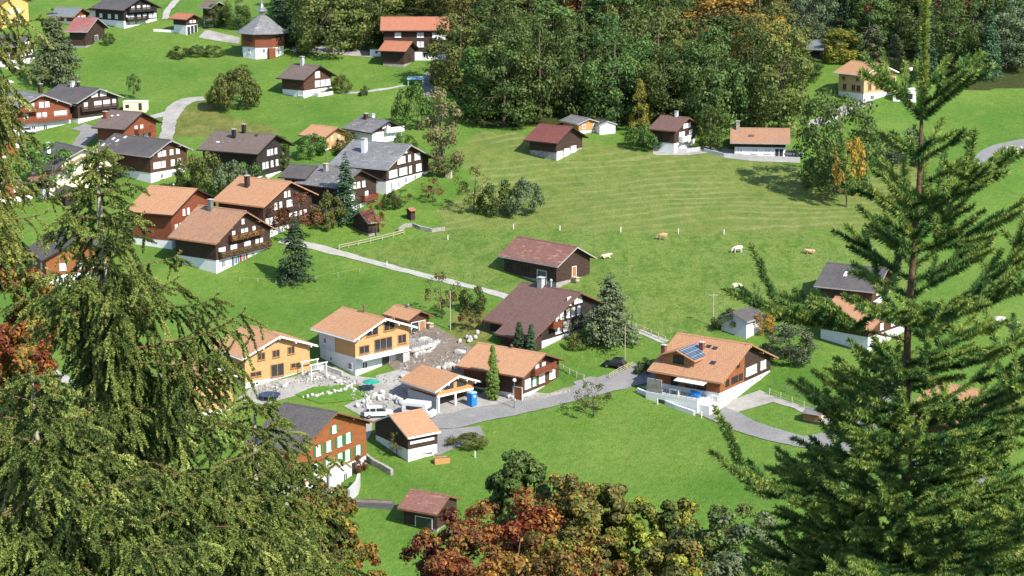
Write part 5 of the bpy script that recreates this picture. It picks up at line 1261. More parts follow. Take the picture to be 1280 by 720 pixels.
hanging_spruce('spruce_tree', 'spruce at the left edge whose top is out of the picture', -62, -150, 15.5,
               [(-150, 5), (0, 70), (40, 100), (120, 66), (260, 78), (330, 44), (420, 20), (700, 20)], 285, 22, tone=.55, dens=.5)
hanging_spruce('spruce_tree', 'lower spruce filling the bottom left corner', 40, 470, 11.0,
               [(470, 5), (520, 70), (600, 150), (700, 210), (900, 260)], 900, 23, tone=.42)
hanging_spruce('spruce_tree', 'lower spruce in front of the varnished orange chalet at the bottom left', 318, 505, 15.0,
               [(505, 20), (520, 62), (545, 40), (590, 96), (615, 70), (650, 112), (720, 120), (900, 130)], 900, 24, tone=.46)

# ------------------------------------------------------------------ autumn trees on the slope below the camera
def near_tree(name, label, cat, leafs, px, pytop, wpx, D, seed, h=None, lobes=110, leaves=230, leafpx=6.0, shape='round', base=.15, lr=(.13, .27)):
    """leafs: [(material, share)] - separate foliage parts when one tree turns colour in patches"""
    k = D * 1.02 / FPX; top = at_dist(px, pytop, D); g = terr(top.x, top.y); H = top.z - g
    Wd = wpx * k; root = empty(name, (top.x, top.y, g)); tag(root, label, cat)
    hc = min(H * .97, Wd * 1.9) * .5; zc = H - hc * 1.02
    V, F, T, C = crown_cloud(seed, Wd * .50, hc * .90, zc - hc*.05, lobes, lr, leaves, leafpx * k, shape)
    V[:, 2] += H - V[:, 2].max()
    mb_ = trunk_mesh(seed, H, .012 * H + .04, C, M['bark'], zfork=.35, maxl=30); place(mb_, 'trunk', root)
    rng = np.random.default_rng(seed + 5)
    cen = V.reshape(-1, 4, 3).mean(1)
    d = rng.normal(size=3); fld = np.sin(cen @ (d / np.linalg.norm(d)) * 5.0 / Wd * 2 + rng.uniform(0, 6)) + rng.normal(0, .55, len(cen))
    order = np.argsort(np.argsort(fld)) / len(fld); lo = 0
    for i, (m, sh) in enumerate(leafs):
        sel = (order >= lo) & (order < lo + sh + (1e-6 if i < len(leafs) - 1 else 1)); lo += sh
        v = V.reshape(-1, 4, 3)[sel].reshape(-1, 3); t = T.reshape(-1, 4)[sel].ravel(); n = sel.sum()
        place(np_mesh('foliage', v, np.arange(4 * n).reshape(n, 4), t, L[m]), 'foliage', root)
    return root
NT = [
 ('red orange beech with yellow patches at the bottom centre', [('red', .34), ('orange', .42), ('rust', .24)], 640, 606, 170, 72, 41),
 ('copper brown beech in front of the open hay shed', [('rust', .6), ('orange', .25), ('brownolive', .15)], 572, 634, 120, 70, 42),
 ('dark green tree with a brown tip above the red orange beech', [('dark', .75), ('green', .25)], 651, 562, 80, 82, 43),
 ('olive and gold tree right of the red orange beech', [('brownolive', .45), ('gold', .3), ('olive', .25)], 706, 592, 96, 80, 44),
 ('brown tipped olive tree in the middle of the bottom row', [('brownolive', .4), ('olive', .4), ('yellowgreen', .2)], 756, 604, 74, 84, 45),
 ('low yellow green tree in the middle of the bottom row', [('yellowgreen', .5), ('olive', .5)], 800, 622, 74, 84, 46),
 ('yellowing green tree left of the green willow', [('green', .4), ('olive', .35), ('yellowgreen', .25)], 850, 622, 92, 84, 47),
 ('dense green willow at the bottom right of the meadow', [('greygreen', .45), ('green', .35), ('olive', .2)], 918, 628, 140, 78, 48),
 ('yellow orange bush with red twigs in front of the bottom row', [('orange', .25), ('brownolive', .35), ('yellowgreen', .25), ('red', .15)], 745, 664, 130, 66, 49),
 ('golden green bush in front of the green willow', [('olive', .5), ('gold', .2), ('yellowgreen', .3)], 838, 668, 110, 66, 50),
 ('green and red bush in front of the copper brown beech', [('rust', .6), ('red', .4)], 560, 690, 110, 62, 51),
 ('golden bush at the bottom edge left of the meadow', [('gold', .5), ('yellowgreen', .3), ('orange', .2)], 440, 672, 90, 64, 52),
 ('yellow brown beech in front of the hanging spruce, below the orange chalet', [('yellowgreen', .35), ('orange', .2), ('olive', .45)], 392, 600, 96, 40, 53),
 ('olive autumn tree with red leaves at the left edge', [('olive', .45), ('yellowgreen', .25), ('red', .3)], 10, 296, 110, 34, 54),
 ('dark red beech at the left edge in front of the lane', [('red', .7), ('orange', .15), ('olive', .15)], 14, 402, 90, 30, 55),
 ('grey green tree at the bottom edge behind the young spruce', [('greygreen', .6), ('olive', .4)], 1010, 668, 150, 60, 56),
 ('olive yellow tree low at the right edge behind the young spruce', [('olive', .6), ('yellowgreen', .4)], 1245, 600, 120, 48, 57),
 ('brown olive tree filling the bottom edge below the red orange beech', [('brownolive', .45), ('orange', .25), ('yellowgreen', .3)], 690, 668, 140, 58, 58),
 ('rusty red bush at the bottom edge with yellow leaves', [('red', .3), ('orange', .45), ('gold', .25)], 620, 690, 140, 54, 59),
 ('olive green tree at the bottom edge before the willow', [('olive', .6), ('greygreen', .4)], 900, 690, 150, 58, 60),
 ('golden brown tree behind the red orange beech, at its right shoulder', [('gold', .3), ('brownolive', .7)], 690, 618, 90, 88, 61),
]
for lab, lf, px, py, w, D, sd in NT: near_tree('autumn_tree', lab, 'tree', lf, px, py, w, D, sd)

# ------------------------------------------------------------------ smaller things of the village
def put(px, py, dz=0.0):
    x, y = G(px, py); return Vector((x, y, terr(x, y) + dz))
def single(mb, name, mats, label, cat, pos, rz=0.0, group=None, smooth=False):
    o = mb.build(name, mats, None, smooth, pos, rz); return tag(o, label, cat, group)
# --- church: eight sided, wooden upper storey, lantern and spire
def church():
    c = put(329, 67); root = empty('chapel', c, R(10)); tag(root, 'eight sided chapel with an orange shingled storey, grey roof and small metal spire', 'chapel')
    m = MB(); m.lathe([(5.7, -1.8), (5.7, 2.3)], 8); m.build('ground_floor', M['white'], root)
    m = MB(); m.lathe([(5.95, 2.2), (5.95, 6.0)], 8); m.build('timber_wall', M['timber_red'], root)
    m = MB(); m.lathe([(7.2, 5.45), (7.3, 5.6), (4.2, 7.6), (1.6, 9.6), (1.1, 9.9)], 8); r = m.build('roof', M['tile_grey'], root)
    m = MB(); m.lathe([(.95, 9.6), (.95, 11.2)], 4); m.build('lantern', M['metal'], root)
    m = MB(); m.lathe([(1.55, 11.1), (1.5, 11.3), (.75, 12.0), (.35, 13.0), (.08, 14.8), (.02, 15.2)], 8); m.build('spire', M['metal'], root)
    for k in range(8):
        a = R(45 * k); rr = 5.7 * math.cos(R(22.5)) + .004
        window(root, (rr * math.cos(a), rr * math.sin(a), .6), a, .9, 1.2, 'dark')
        rr = 5.95 * math.cos(R(22.5)) + .004
        if k % 2: window(root, (rr * math.cos(a), rr * math.sin(a), 3.9), a, 2.0, 1.0, 'darkwood')
    m = MB(); a = R(-60); m.box(-.9, .9, -6.3, -5.2, -1.5, 1.9); m.build('porch', M['timber_red'], root, rz=R(20))
church()
# --- vehicles
M['tyre'] = plain('tyre rubber', (.02, .02, .02), .9, .1)
M['rim'] = plain('wheel rim', (.45, .45, .46), .35, .05, metal=.8)
M['lamp_red'] = plain('red tail lamp', (.35, .015, .012), .25, .02)
M['lamp_white'] = plain('clear headlamp', (.75, .75, .72), .2, .02)
def paint(n, c): 
    m, nt, b = nmat(n); b.inputs["Base Color"].default_value = (*c, 1); b.inputs["Roughness"].default_value = .28; b.inputs["Coat Weight"].default_value = .5
    return m
M['paint_black'] = paint('black car paint', (.012, .012, .014)); M['paint_white'] = paint('white car paint', (.72, .72, .72))
M['paint_red'] = paint('red car paint', (.30, .02, .02)); M['paint_grey'] = paint('grey car paint', (.16, .17, .18))
def bevelled(mb, name, mats, root, w=.06, seg=2):
    o = mb.build(name, mats, root); b = o.modifiers.new('bevel', 'BEVEL'); b.width = w; b.segments = seg; b.limit_method = 'ANGLE'; return o
def car(label, px, py, rz, col, Lc=4.0, Wc=1.75, Hc=1.5, kind='hatch', name='parked_car', cat='car'):
    p = put(px, py); root = empty(name, p, rz); tag(root, label, cat)
    a, w = Lc / 2, Wc / 2
    if kind == 'camper':
        m = MB(); m.prism([(-a, .35), (a, .35), (a, 1.2), (a - .5, 1.25), (a - .9, 1.75), (a - .9, Hc), (-a, Hc)], -w, w, axis='y'); bevelled(m, 'body', M[col], root, .09)
        m = MB(); m.box(-a + .8, a - 1.6, -w - .012, -w + .02, 1.3, 1.95); m.box(-a - .012, -a + .02, -w + .5, w - .5, 1.35, 1.9); m.build('window', M['pane_dark'], root)
        m = MB(); m.box(a - .85, a - .55, -w + .12, w - .12, 1.28, 1.72); m.build('windscreen', M['pane_dark'], root)
    else:
        hood = .92 if kind != 'suv' else 1.05
        m = MB(); m.prism([(-a, .38), (a, .38), (a, .75), (a - .15, .86), (a - .95, hood), (-a + .1, hood + .04), (-a, .8)], -w, w, axis='y'); bevelled(m, 'body', M[col], root, .09)
        tl = -a + .12 if kind == 'hatch' else -a + (.15 if kind == 'suv' else 1.5)
        m = MB(); m.prism([(tl, hood), (a - 1.05, hood - .02), (a - 1.7, Hc), (tl + .35, Hc)], -w + .09, w - .09, axis='y'); cb = bevelled(m, 'cabin', M['pane_dark'], root, .08)
        m = MB(); m.prism([(tl + .30, Hc - .02), (a - 1.66, Hc - .02), (a - 1.74, Hc + .045), (tl + .42, Hc + .045)], -w + .12, w - .12, axis='y'); m.build('roof', M[col], root)
        for xx in (tl + .75, (tl + a - 1.2) / 2 + .1):
            m = MB(); m.box(xx - .05, xx + .05, -w + .075, w - .075, hood, Hc - .02); m.build('door_pillar', M[col], root)
        if kind == 'pickup':
            m = MB(); m.box(-a + .1, tl - .1, -w + .1, w - .1, hood + .02, hood + .06); m.build('cargo_bed', M['tyre'], root)
    for sx in (-1, 1):
        for sy in (-1, 1):
            m = MB(); m.tube([(0, -.11, 0), (0, .11, 0)], .32, 14); wh = m.build('wheel', M['tyre'], root, loc=(sx * (a - .78), sy * (w - .10), .32))
            m = MB(); m.tube([(0, sy * .10, 0), (0, sy * .125, 0)], .19, 10); m.build('rim', M['rim'], wh)
    for sy in (-1, 1):
        m = MB(); m.box(a - .1, a + .012, sy * (w - .35) - .16, sy * (w - .35) + .16, .62, .78); m.build('headlight', M['lamp_white'], root)
        m = MB(); m.box(-a - .012, -a + .1, sy * (w - .18) - .13, sy * (w - .18) + .13, .72, .98); m.build('tail_light', M['lamp_red'], root)
    return root
car('black hatchback parked on the lawn edge below the tall pine', 768, 459, R(160), 'paint_black', 3.8, 1.8, 1.58)
car('white estate car parked above the dark shed with the salmon roof', 473, 521, R(8), 'paint_white', 4.6, 1.85, 1.65, 'suv')
car('white camper van parked beside the open garage', 524, 521, R(-22), 'paint_white', 5.2, 2.1, 2.5, 'camper', 'camper_van', 'camper van')
car('white car parked under the wide orange brown chalet at the left', 34, 167, R(5), 'paint_white', 4.2, 1.8, 1.5, 'hatch')
car('small red car parked at the right end of the long low house', 978, 194, R(-10), 'paint_red', 3.8)
car('grey car parked beside the red car at the long low house', 992, 196, R(-15), 'paint_grey', 4.2)
# --- cows
M['cow_cream'] = plain('cream hide', (.62, .52, .38), .8, .1, 3); M['cow_pale'] = plain('pale hide', (.74, .70, .62), .8, .1, 3); M['cow_fawn'] = plain('fawn hide', (.46, .30, .17), .8, .2, 3)
def cow(label, px, py, rz, mat, pose='graze'):
    p = put(px, py); o0 = []
    me = bpy.data.meshes.new('cow')
    lie = pose == 'lie'; h = .55 if lie else 1.18
    V, E, Rr = [], [], []
    def v(x, y, z, r, par=None):
        V.append((x, y, z)); Rr.append(r if hasattr(r, '__len__') else (r, r)); i = len(V) - 1
        if par is not None: E.append((par, i))
        return i
    hip = v(-.62, 0, h, (.30, .33)); mid = v(-.1, 0, h - .06, (.33, .40), hip); sh = v(.5, 0, h, (.26, .34), mid)
    tail0 = v(-.92, 0, h + .12, .07, hip); v(-1.02, 0, h - .35, .035, tail0)
    if pose == 'graze': n1 = v(.86, 0, h - .16, (.16, .20), sh); n2 = v(1.15, 0, .52, .15, n1); n3 = v(1.30, 0, .20, .10, n2)
    else: n1 = v(.85, 0, h + .22, (.15, .20), sh); n2 = v(1.10, 0, h + .34, .15, n1); n3 = v(1.42, 0, h + .16, .10, n2)
    v(*(Vector(V[n2]) + Vector((-.05, .22, .08))), .05, n2); v(*(Vector(V[n2]) + Vector((-.05, -.22, .08))), .05, n2)
    for sx, par in ((-.62, hip), (.5, sh)):
        for sy in (-1, 1):
            if lie:
                k = v(sx + .15, sy * .32, .28, .12, par); v(sx + .45, sy * .36, .10, .07, k)
            else:
                k0 = v(sx - .02, sy * .20, h - .38, .13, par)
                kx = -.10 if sx < 0 else .02
                k = v(sx + kx, sy * .21, h * .42, .075, k0); f = v(sx + kx * .4, sy * .21, .10, .055, k); v(sx + kx * .4 + .06, sy * .21, .03, .06, f)
    me.from_pydata(V, E, []); o = bpy.data.objects.new('cow', me); COL.objects.link(o)
    sk = o.modifiers.new('skin', 'SKIN'); sk.use_smooth_shade = True
    for i, r in enumerate(Rr): me.skin_vertices[0].data[i].radius = r
    me.skin_vertices[0].data[0].use_root = True
    o.modifiers.new('smooth', 'SUBSURF').levels = 2; o.modifiers['smooth'].render_levels = 2
    me.materials.append(M[mat]); o.location = p; o.rotation_euler = (0, 0, rz)
    tag(o, label, 'cow', 'cows on the pasture')
cow('fawn cow standing at the upper edge of the pasture below the mown field', 828, 300, R(175), 'cow_fawn', 'graze')
cow('cream cow lying on the grass right of the hay barn', 757, 323, R(15), 'cow_cream', 'lie')
cow('pale cow grazing alone in the middle of the right pasture', 922, 316, R(185), 'cow_pale', 'graze')
cow('cream cow grazing lowest on the pasture above the small shed', 921, 363, R(20), 'cow_cream', 'graze')
cow('brown cow lying at the far right of the pasture beside the young spruce', 1013, 317, R(190), 'cow_fawn', 'lie')
# --- blue toilet, parasol, trampoline
M['bluepl'] = plain('blue plastic', (.015, .20, .55), .45, .06); M['greencloth'] = plain('green cloth', (.02, .26, .19), .8, .1); M['bluecloth'] = plain('dark blue mat', (.03, .05, .12), .7, .1)
M['palebluecloth'] = plain('pale blue sheet', (.30, .45, .52), .6, .1)
def toilet():
    root = empty('portable_toilet', put(590, 507, .05), R(-45)); tag(root, 'bright blue portable toilet standing in front of the open garage', 'portable toilet')
    m = MB(); m.box(-.58, .58, -.58, .58, .0, 2.05); bevelled(m, 'cabin', M['bluepl'], root, .05)
    m = MB(); m.prism([(-.62, 2.053), (.62, 2.053), (.5, 2.3), (-.5, 2.3)], -.62, .62); bevelled(m, 'roof', M['palebluecloth'], root, .05)
    m = MB(); m.box(.583, .61, -.42, .42, .12, 1.95); d = m.build('door', M['bluepl'], root)
    m = MB(); m.box(.612, .63, -.2, .2, 1.45, 1.75); m.build('sign_panel', M['frame'], d)
    m = MB(); m.tube([(-.4, .4, 2.1), (-.4, .4, 2.75)], .05, 8); m.build('vent_pipe', M['metal'], root)
toilet()
def parasol(label, px, py, mat, r=1.5, h=2.4):
    root = empty('parasol', put(px, py)); tag(root, label, 'parasol')
    m = MB(); m.tube([(0, 0, 0), (0, 0, h)], .03, 6); m.build('pole', M['metal'], root)
    m = MB(); m.lathe([(r, h - .45), (r * .98, h - .40), (.04, h + .12), (.02, h + .2)], 8); m.build('canopy', M[mat], root)
    m = MB(); m.lathe([(.35, 0), (.35, .08), (.05, .1)], 10); m.build('base', M['concrete'], root)
parasol('green parasol on the terrace below the house with the stone terrace', 464, 489, 'greencloth', 1.5, 2.0)
parasol('white parasol among the plants at the left edge', 11, 112, 'frame', 1.4, 2.3)
def trampoline():
    root = empty('trampoline', put(337, 498)); tag(root, 'round trampoline with a dark blue mat and net poles below the yellow timber house', 'trampoline')
    m = MB(); m.lathe([(1.75, .62), (1.8, .70), (1.5, .72), (.02, .70)], 20); m.build('mat', M['bluecloth'], root)
    for k in range(6):
        a = k * 1.047; m = MB(); m.tube([(1.7*math.cos(a), 1.7*math.sin(a), -.2), (1.7*math.cos(a), 1.7*math.sin(a), 2.3)], .035, 6); m.build('net_pole', M['metal'], root)
    m = MB(); m.tube([(1.7*math.cos(a), 1.7*math.sin(a), 2.3) for a in np.linspace(0, 6.283, 21)], .03, 5); m.build('top_ring', M['metal'], root)
trampoline()
# --- boulders
M['boulder'] = plain('pale limestone', (.44, .43, .405), .95, .22, 2.2, bmp=.7)
def boulder_mesh(seed):
    import bmesh
    rr = random.Random(seed); bm = bmesh.new(); bmesh.ops.create_icosphere(bm, subdivisions=2, radius=1)
    ax = [Vector((rr.gauss(0,1), rr.gauss(0,1), rr.gauss(0,1))).normalized() for _ in range(9)]; dd = [rr.uniform(.55, .9) for _ in ax]
    for v in bm.verts:
        for a, d in zip(ax, dd):
            t = v.co.dot(a)
            if t > d: v.co -= a * (t - d)
        v.co += Vector((rr.gauss(0,.02), rr.gauss(0,.02), rr.gauss(0,.02)))
    me = bpy.data.meshes.new('boulder'); bm.to_mesh(me); bm.free(); me.materials.append(M['boulder']); return me
BO = [boulder_mesh(s) for s in range(5)]
RB_ = random.Random(12)
def boulders(pts, n, r0, r1, label, group, dz=(0, 0), spread=.3, cat='boulder'):
    P = [Vector((*G(*p), 0)) for p in pts]; ln = [0]
    for i in range(len(P) - 1): ln.append(ln[-1] + (P[i+1] - P[i]).length)
    for i in range(n):
        t = (i + RB_.uniform(.2, .8)) / n * ln[-1]; k = max(j for j in range(len(P)) if ln[j] <= t); k = min(k, len(P) - 2)
        q = P[k].lerp(P[k+1], (t - ln[k]) / (ln[k+1] - ln[k])) + Vector((RB_.gauss(0, spread), RB_.gauss(0, spread), 0))
        r = RB_.uniform(r0, r1); o = place(RB_.choice(BO), 'boulder', None)
        o.location = (q.x, q.y, terr(q.x, q.y) + r * .35 + RB_.uniform(*dz)); o.rotation_euler = (RB_.uniform(0, 6), RB_.uniform(0, 6), RB_.uniform(0, 6)); o.scale = (r * RB_.uniform(.8, 1.3), r, r * RB_.uniform(.6, .9))
        tag(o, label, cat, group)
# stone terrace of the new house, with its wall of boulders
def stone_terrace():
    H = AR; y0, y1 = H.wb + .02, H.wb + 6.6; x0, x1 = -1.0, H.wa + .6; zt = H.zs - .25
    root = empty('stone_terrace', H.root.location.copy(), H.az); tag(root, 'paved garden terrace with a metal railing beside the new house', 'terrace')
    m = MB(); m.prism([(x0, y0), (x1, y0), (x1 + .2, y0 + 3), (x1 - 1.2, y1), (x0, y1 - 1)], -3, zt, axis='z'); m.build('terrace_body', M['gravel'], root)
    pts = [(x1 - .05, y0 + .1), (x1 + .12, y0 + 3), (x1 - 1.25, y1 - .05), (x0, y1 - 1.1)]
    m = MB()
    for a, b in zip(pts[:-1], pts[1:]):
        for i in range(7):
            t = i / 6; x, y = a[0] + (b[0]-a[0])*t, a[1] + (b[1]-a[1])*t; m.box(x-.025, x+.025, y-.025, y+.025, zt, zt + 1.0)
        m.tube([(*a, zt + 1.02), (*b, zt + 1.02)], .035, 5); m.tube([(*a, zt + .55), (*b, zt + .55)], .02, 5)
    m.build('railing', M['metal'], root)
    for row in range(4):
        n = 13
        for i in range(n):
            t = (i + RB_.uniform(.1, .9)) / n
            a, b = ((x1 + .2, y0), (x1 + .4, y0 + 3.1)) if t < .5 else ((x1 + .4, y0 + 3.1), (x1 - 1.0, y1 + .2)); tt = t * 2 % 1
            lx, ly = a[0] + (b[0]-a[0])*tt + row*.28 + .1, a[1] + (b[1]-a[1])*tt + row*.08
            x, y = H.W2(lx, ly); r = RB_.uniform(.36, .62); o = place(RB_.choice(BO), 'boulder', None)
            o.location = (x, y, H.z0 + zt - .35 - row*.72 + RB_.uniform(-.1, .1)); o.rotation_euler = (RB_.uniform(0, 6), RB_.uniform(0, 6), RB_.uniform(0, 6)); o.scale = (r, r * 1.15, r * .8)
            tag(o, 'pale boulder in the stacked wall below the paved garden terrace', 'boulder', 'boulders of the terrace wall')
stone_terrace()
boulders([(505,478),(530,470),(556,462),(585,455)], 26, .35, .7, 'pale boulder in the lower row behind the open garage', 'boulders behind the open garage', (0, .4), .4)
boulders([(378,498),(400,494),(430,488),(446,478)], 22, .25, .45, 'pale stone edging the small lawn below the yellow timber house', 'stones edging the small lawn', (0, .05), .15)
boulders([(345,486),(370,478),(395,474),(420,474)], 16, .25, .45, 'pale stone along the upper edge of the small lawn', 'stones above the small lawn', (0, .05), .2)
boulders([(410,470),(425,478),(440,486),(448,492)], 12, .3, .55, 'pale stone beside the garden steps', 'stones by the garden steps', (0, .1), .3)
boulders([(456,512),(462,500),(480,498),(500,505),(505,512)], 30, .3, .65, 'pale boulder heaped around the white estate car', 'boulders around the white estate car', (0, .3), .7)
boulders([(600,478),(612,488),(630,495),(645,502)], 16, .3, .6, 'pale boulder in the row below the tall thuja', 'boulders below the tall thuja', (0, .15), .25)
boulders([(1255,192),(1275,188),(1285,192)], 12, .4, .9, 'grey stone in the heap beside the right road', 'stones beside the right road', (0, .4), .8)
boulders([(575,428),(590,424),(600,420)], 8, .4, .8, 'boulder on the bank left of the brown farmhouse', 'boulders on the bank', (0, .2), .5)
for i, (px, py, r, lab) in enumerate([(531, 429, 1.5, 'large white boulder lying on the bare building soil'), (575, 442, 1.1, 'flat pale boulder at the right end of the bare building soil'), (1250, 404, 1.6, 'large pale brown boulder on the far right field'), (1268, 408, 1.3, 'smaller brown boulder right of the large one on the far right field')]):
    o = place(BO[i % 5], 'boulder', None, put(px, py, r * .25)); o.scale = (r, r * .8, r * .55); tag(o, lab, 'boulder')
# --- fences and posts
def fence(label, pts, mat, h=1.0, rails=(.45, .9), gap=2.2, name='fence', pr=.06, rr_=.045, group=None):
    P = [Vector((*G(*p), 0)) for p in pts]; Q = []
    for i in range(len(P) - 1):
        n = max(1, round((P[i+1] - P[i]).length / gap))
        for k in range(n): Q.append(P[i].lerp(P[i+1], k / n))
    Q.append(P[-1]); c = Q[0].copy(); c.z = terr(c.x, c.y)
    root = empty(name, c); tag(root, label, 'fence', group)
    W = [Vector((q.x, q.y, terr(q.x, q.y))) - c for q in Q]
    pm = MB(); pm.box(-pr, pr, -pr, pr, -.4, h); pme = pm.mesh('post', M[mat])
    for w in W: place(pme, 'post', root, w)
    for z in rails:
        for i in range(len(W) - 1):
            m = MB(); m.tube([W[i] + Vector((0, pr + .03, z)), W[i+1] + Vector((0, pr + .03, z))], rr_, 4); m.build('rail', M[mat], root)
M['palewood'] = plain('pale split wood', (.42, .37, .26), .85, .2, 3)
fence('pale two rail wooden fence below the garden shed, leading to the meadow track', [(424,312),(448,307),(478,300),(505,293)], 'palewood', 1.0, (.4, .85), 2.6, pr=.08, rr_=.07)
fence('grey rail fence along the meadow track right of the tall pine', [(786,408),(805,416),(832,428)], 'palewood', 1.1, (.5, 1.0), 1.8)
fence('pale railing at the road bend beside the black hatchback', [(762,474),(776,466),(791,459)], 'palewood', 1.0, (.35, .65, .95), 1.3)
fence('low pale garden fence right of the low brown chalet', [(697,460),(712,468),(730,476)], 'palewood', 1.1, (.4, .9), 1.6)
fence('pale wire fence on the lawn beside the solar panel chalet', [(962,494),(990,505),(1020,516),(1058,530)], 'palewood', 1.2, (.5, 1.0), 2.4, rr_=.02)
fence('low fence behind the tiny garden hut', [(965,484),(1000,496),(1050,512)], 'metal', 1.0, (.5, .9), 2.6, rr_=.02)
fence('thin wire fence along the lower edge of the left meadow', [(300,352),(345,354),(395,351),(450,341)], 'palewood', .9, (.8,), 4.5, pr=.04, rr_=.012)
pm = MB(); pm.box(-.07, .07, -.07, .07, -.3, 1.0); pme = pm.mesh('marker_post', M['frame'])
for px, py in [(642,286),(776,290),(848,292),(905,293),(560,300),(700,288)]:
    o = place(pme, 'fence_post', None, put(px, py)); tag(o, 'small white post on the line between mown field and pasture', 'post', 'white posts between field and pasture')
for px, py, in [(822,506),(877,522),(993,552),(594,572),(484,333)]:
    o = place(pme, 'marker_post', None, put(px, py)); tag(o, 'white marker post on the verge of a lane', 'post', 'white marker posts along the lanes')
def pole(label, px, pb, pt, mat, head=None, r=.10, cat='pole', name='utility_pole'):
    x, y = G(px, pb); h = (pb - pt) * mpp(y); root = empty(name, (x, y, terr(x, y))); tag(root, label, cat)
    m = MB(); m.tube([(0, 0, -.4), (0, 0, h)], [r, r * .7], 8); m.build('pole', M[mat], root)
    if head == 'arm': m = MB(); m.box(-.8, .8, -.05, .05, h - .6, h - .48); m.build('crossarm', M[mat], root)
    if head == 'lamp': m = MB(); m.lathe([(.05, h), (.28, h + .15), (.30, h + .4), (.1, h + .6)], 10); m.build('lamp_head', M['frame'], root)
    if head == 'flag': m = MB(); m.box(.03, .9, -.015, .015, h - 1.0, h - .2); m.build('flag', M['frame'], root)
pole('slender green grey pole beside the thin half bare brown tree', 563, 413, 362, 'palewood', None)
pole('slender pale pole beside the black hatchback', 781, 459, 405, 'palewood', None, .08)
pole('wooden pole left of the dark bush at the pasture edge', 891, 408, 364, 'palewood', 'arm')
pole('street lamp with a round white head at the gravel yard', 643, 511, 476, 'metal', 'lamp', .08, 'street lamp', 'street_lamp')
pole('tall grey pole in front of the bright orange house', 408, 206, 178, 'metal', None)
pole('short white pole beside the bushy conifers of the grey farmhouse', 328, 222, 192, 'frame', None)
pole('flagpole with a limp white flag behind the white garage at the upper right', 1135, 112, 84, 'metal', 'flag', .07, 'flagpole', 'flagpole')
pole('metal pole in front of the brown farmhouse cypresses', 657, 438, 404, 'metal', None, .06)
# --- small buildings
def block(name, label, cat, px, py, rz, lx, ly, h, wall, roof, openings=(), flat=True, over=.25):
    root = empty(name, put(px, py), rz); tag(root, label, cat)
    m = MB(); m.box(-lx/2, lx/2, -ly/2, ly/2, -1.2, h); m.build('wall', M[wall], root)
    m = MB()
    if flat: m.box(-lx/2 - over, lx/2 + over, -ly/2 - over, ly/2 + over, h + .003, h + .18)
    else: m.prism([(-ly/2 - over, h - .05), (ly/2 + over, h - .05), (0, h + ly * .22 + .1)], -lx/2 - over, lx/2 + over)
    m.build('roof', M[roof], root)
    for x, w, z, hh, mt in openings:
        m = MB(); m.box(x - w/2, x + w/2, -ly/2 - .03, -ly/2 + .05, z, z + hh); m.build('door' if hh > 1.5 else 'window', M[mt], root)
block('garage', 'low white garage with two dark openings beside the new pale larch house', 'garage', 1130, 124, R(-8), 5.4, 4.0, 2.4, 'white', 'white', [(-1.3, 1.6, .3, 1.3, 'pane_dark'), (1.1, 1.6, .3, 1.3, 'pane_dark')], over=.05)  # both openings are flat dark panels in place of shaded insides
block('cabin_container', 'cream site cabin with a flat roof beside the red painted chalet', 'cabin', 170, 138, R(-4), 5.4, 2.6, 2.1, 'cream', 'frame', [(-1.7, .9, .7, .8, 'pane_dark'), (1.4, .8, .2, 1.7, 'pane_dark')], over=.08)
block('hut', 'tiny white hut left of the small barn with the bright red roof', 'hut', 470, 69, R(-5), 2.8, 2.4, 1.7, 'white', 'tile_dark', [(.3, .6, .6, .6, 'pane_dark')])
block('hut', 'tiny white hut under the broad trees by the chapel forecourt', 'hut', 426, 58, R(5), 2.2, 2.0, 1.9, 'white', 'tile_dark', [(0, .8, .5, .8, 'pane_dark')])
block('garden_shed', 'garden shed with a cream flat roof and grey front before the varnished orange chalet', 'shed', 411, 610, R(-33), 2.6, 2.4, 3.6, 'greyplaster', 'palewood', [(0, 1.9, .2, 3.0, 'pane_dark')], over=.15)
block('transformer_box', 'beige cupboard standing below the pale willow like tree', 'cupboard', 561, 222, R(-20), 1.3, .9, 1.5, 'palewood', 'palewood', over=.1)
# --- low walls
def wall(label, pts, h, w, mat, name='garden_wall', base=-.6):
    P = [Vector((*G(*p), 0)) for p in pts]; m = MB(); c = Vector((P[0].x, P[0].y, terr(P[0].x, P[0].y)))
    Q = []
    for i in range(len(P) - 1):
        n = max(1, int((P[i+1] - P[i]).length / 1.2))
        for k in range(n): Q.append(P[i].lerp(P[i+1], k / n))
    Q.append(P[-1]); k0 = 0
    for i, q in enumerate(Q):
        d = (Q[min(i+1, len(Q)-1)] - Q[max(i-1, 0)]).normalized(); nn = Vector((-d.y, d.x, 0)) * w / 2; z = terr(q.x, q.y)
        for s, zz in ((1, base), (1, h), (-1, h), (-1, base)): p = q + nn * s; m.v.append((p.x - c.x, p.y - c.y, z + zz - c.z))
    for i in range(len(Q) - 1):
        for a in range(4): b = (a + 1) % 4; m.f.append((i*4+a, i*4+b, i*4+4+b, i*4+4+a)); m.m.append(0)
    m.f += [(0, 1, 2, 3), tuple(len(Q)*4 - 4 + j for j in (3, 2, 1, 0))]; m.m += [0, 0]
    tag(m.build(name, M[mat], None, False, c), label, 'wall')
wall('white retaining wall below the terrace of the solar panel chalet', [(797,490),(820,500),(845,511),(868,519)], .7, .35, 'white')
wall('low grey wall in front of the red brown roofed chalet', [(838,190),(858,191),(878,188)], .9, .3, 'concrete')
wall('low grey wall in front of the long low house', [(880,190),(905,196),(950,199),(1000,201)], .8, .3, 'concrete')
wall('dark dry stone wall beside the varnished orange chalet', [(456,573),(468,582),(480,588),(490,594)], .9, .5, 'stone')
wall('concrete wall at the foot of the varnished orange chalet', [(436,628),(446,618),(449,608)], 2.0, .4, 'concrete')
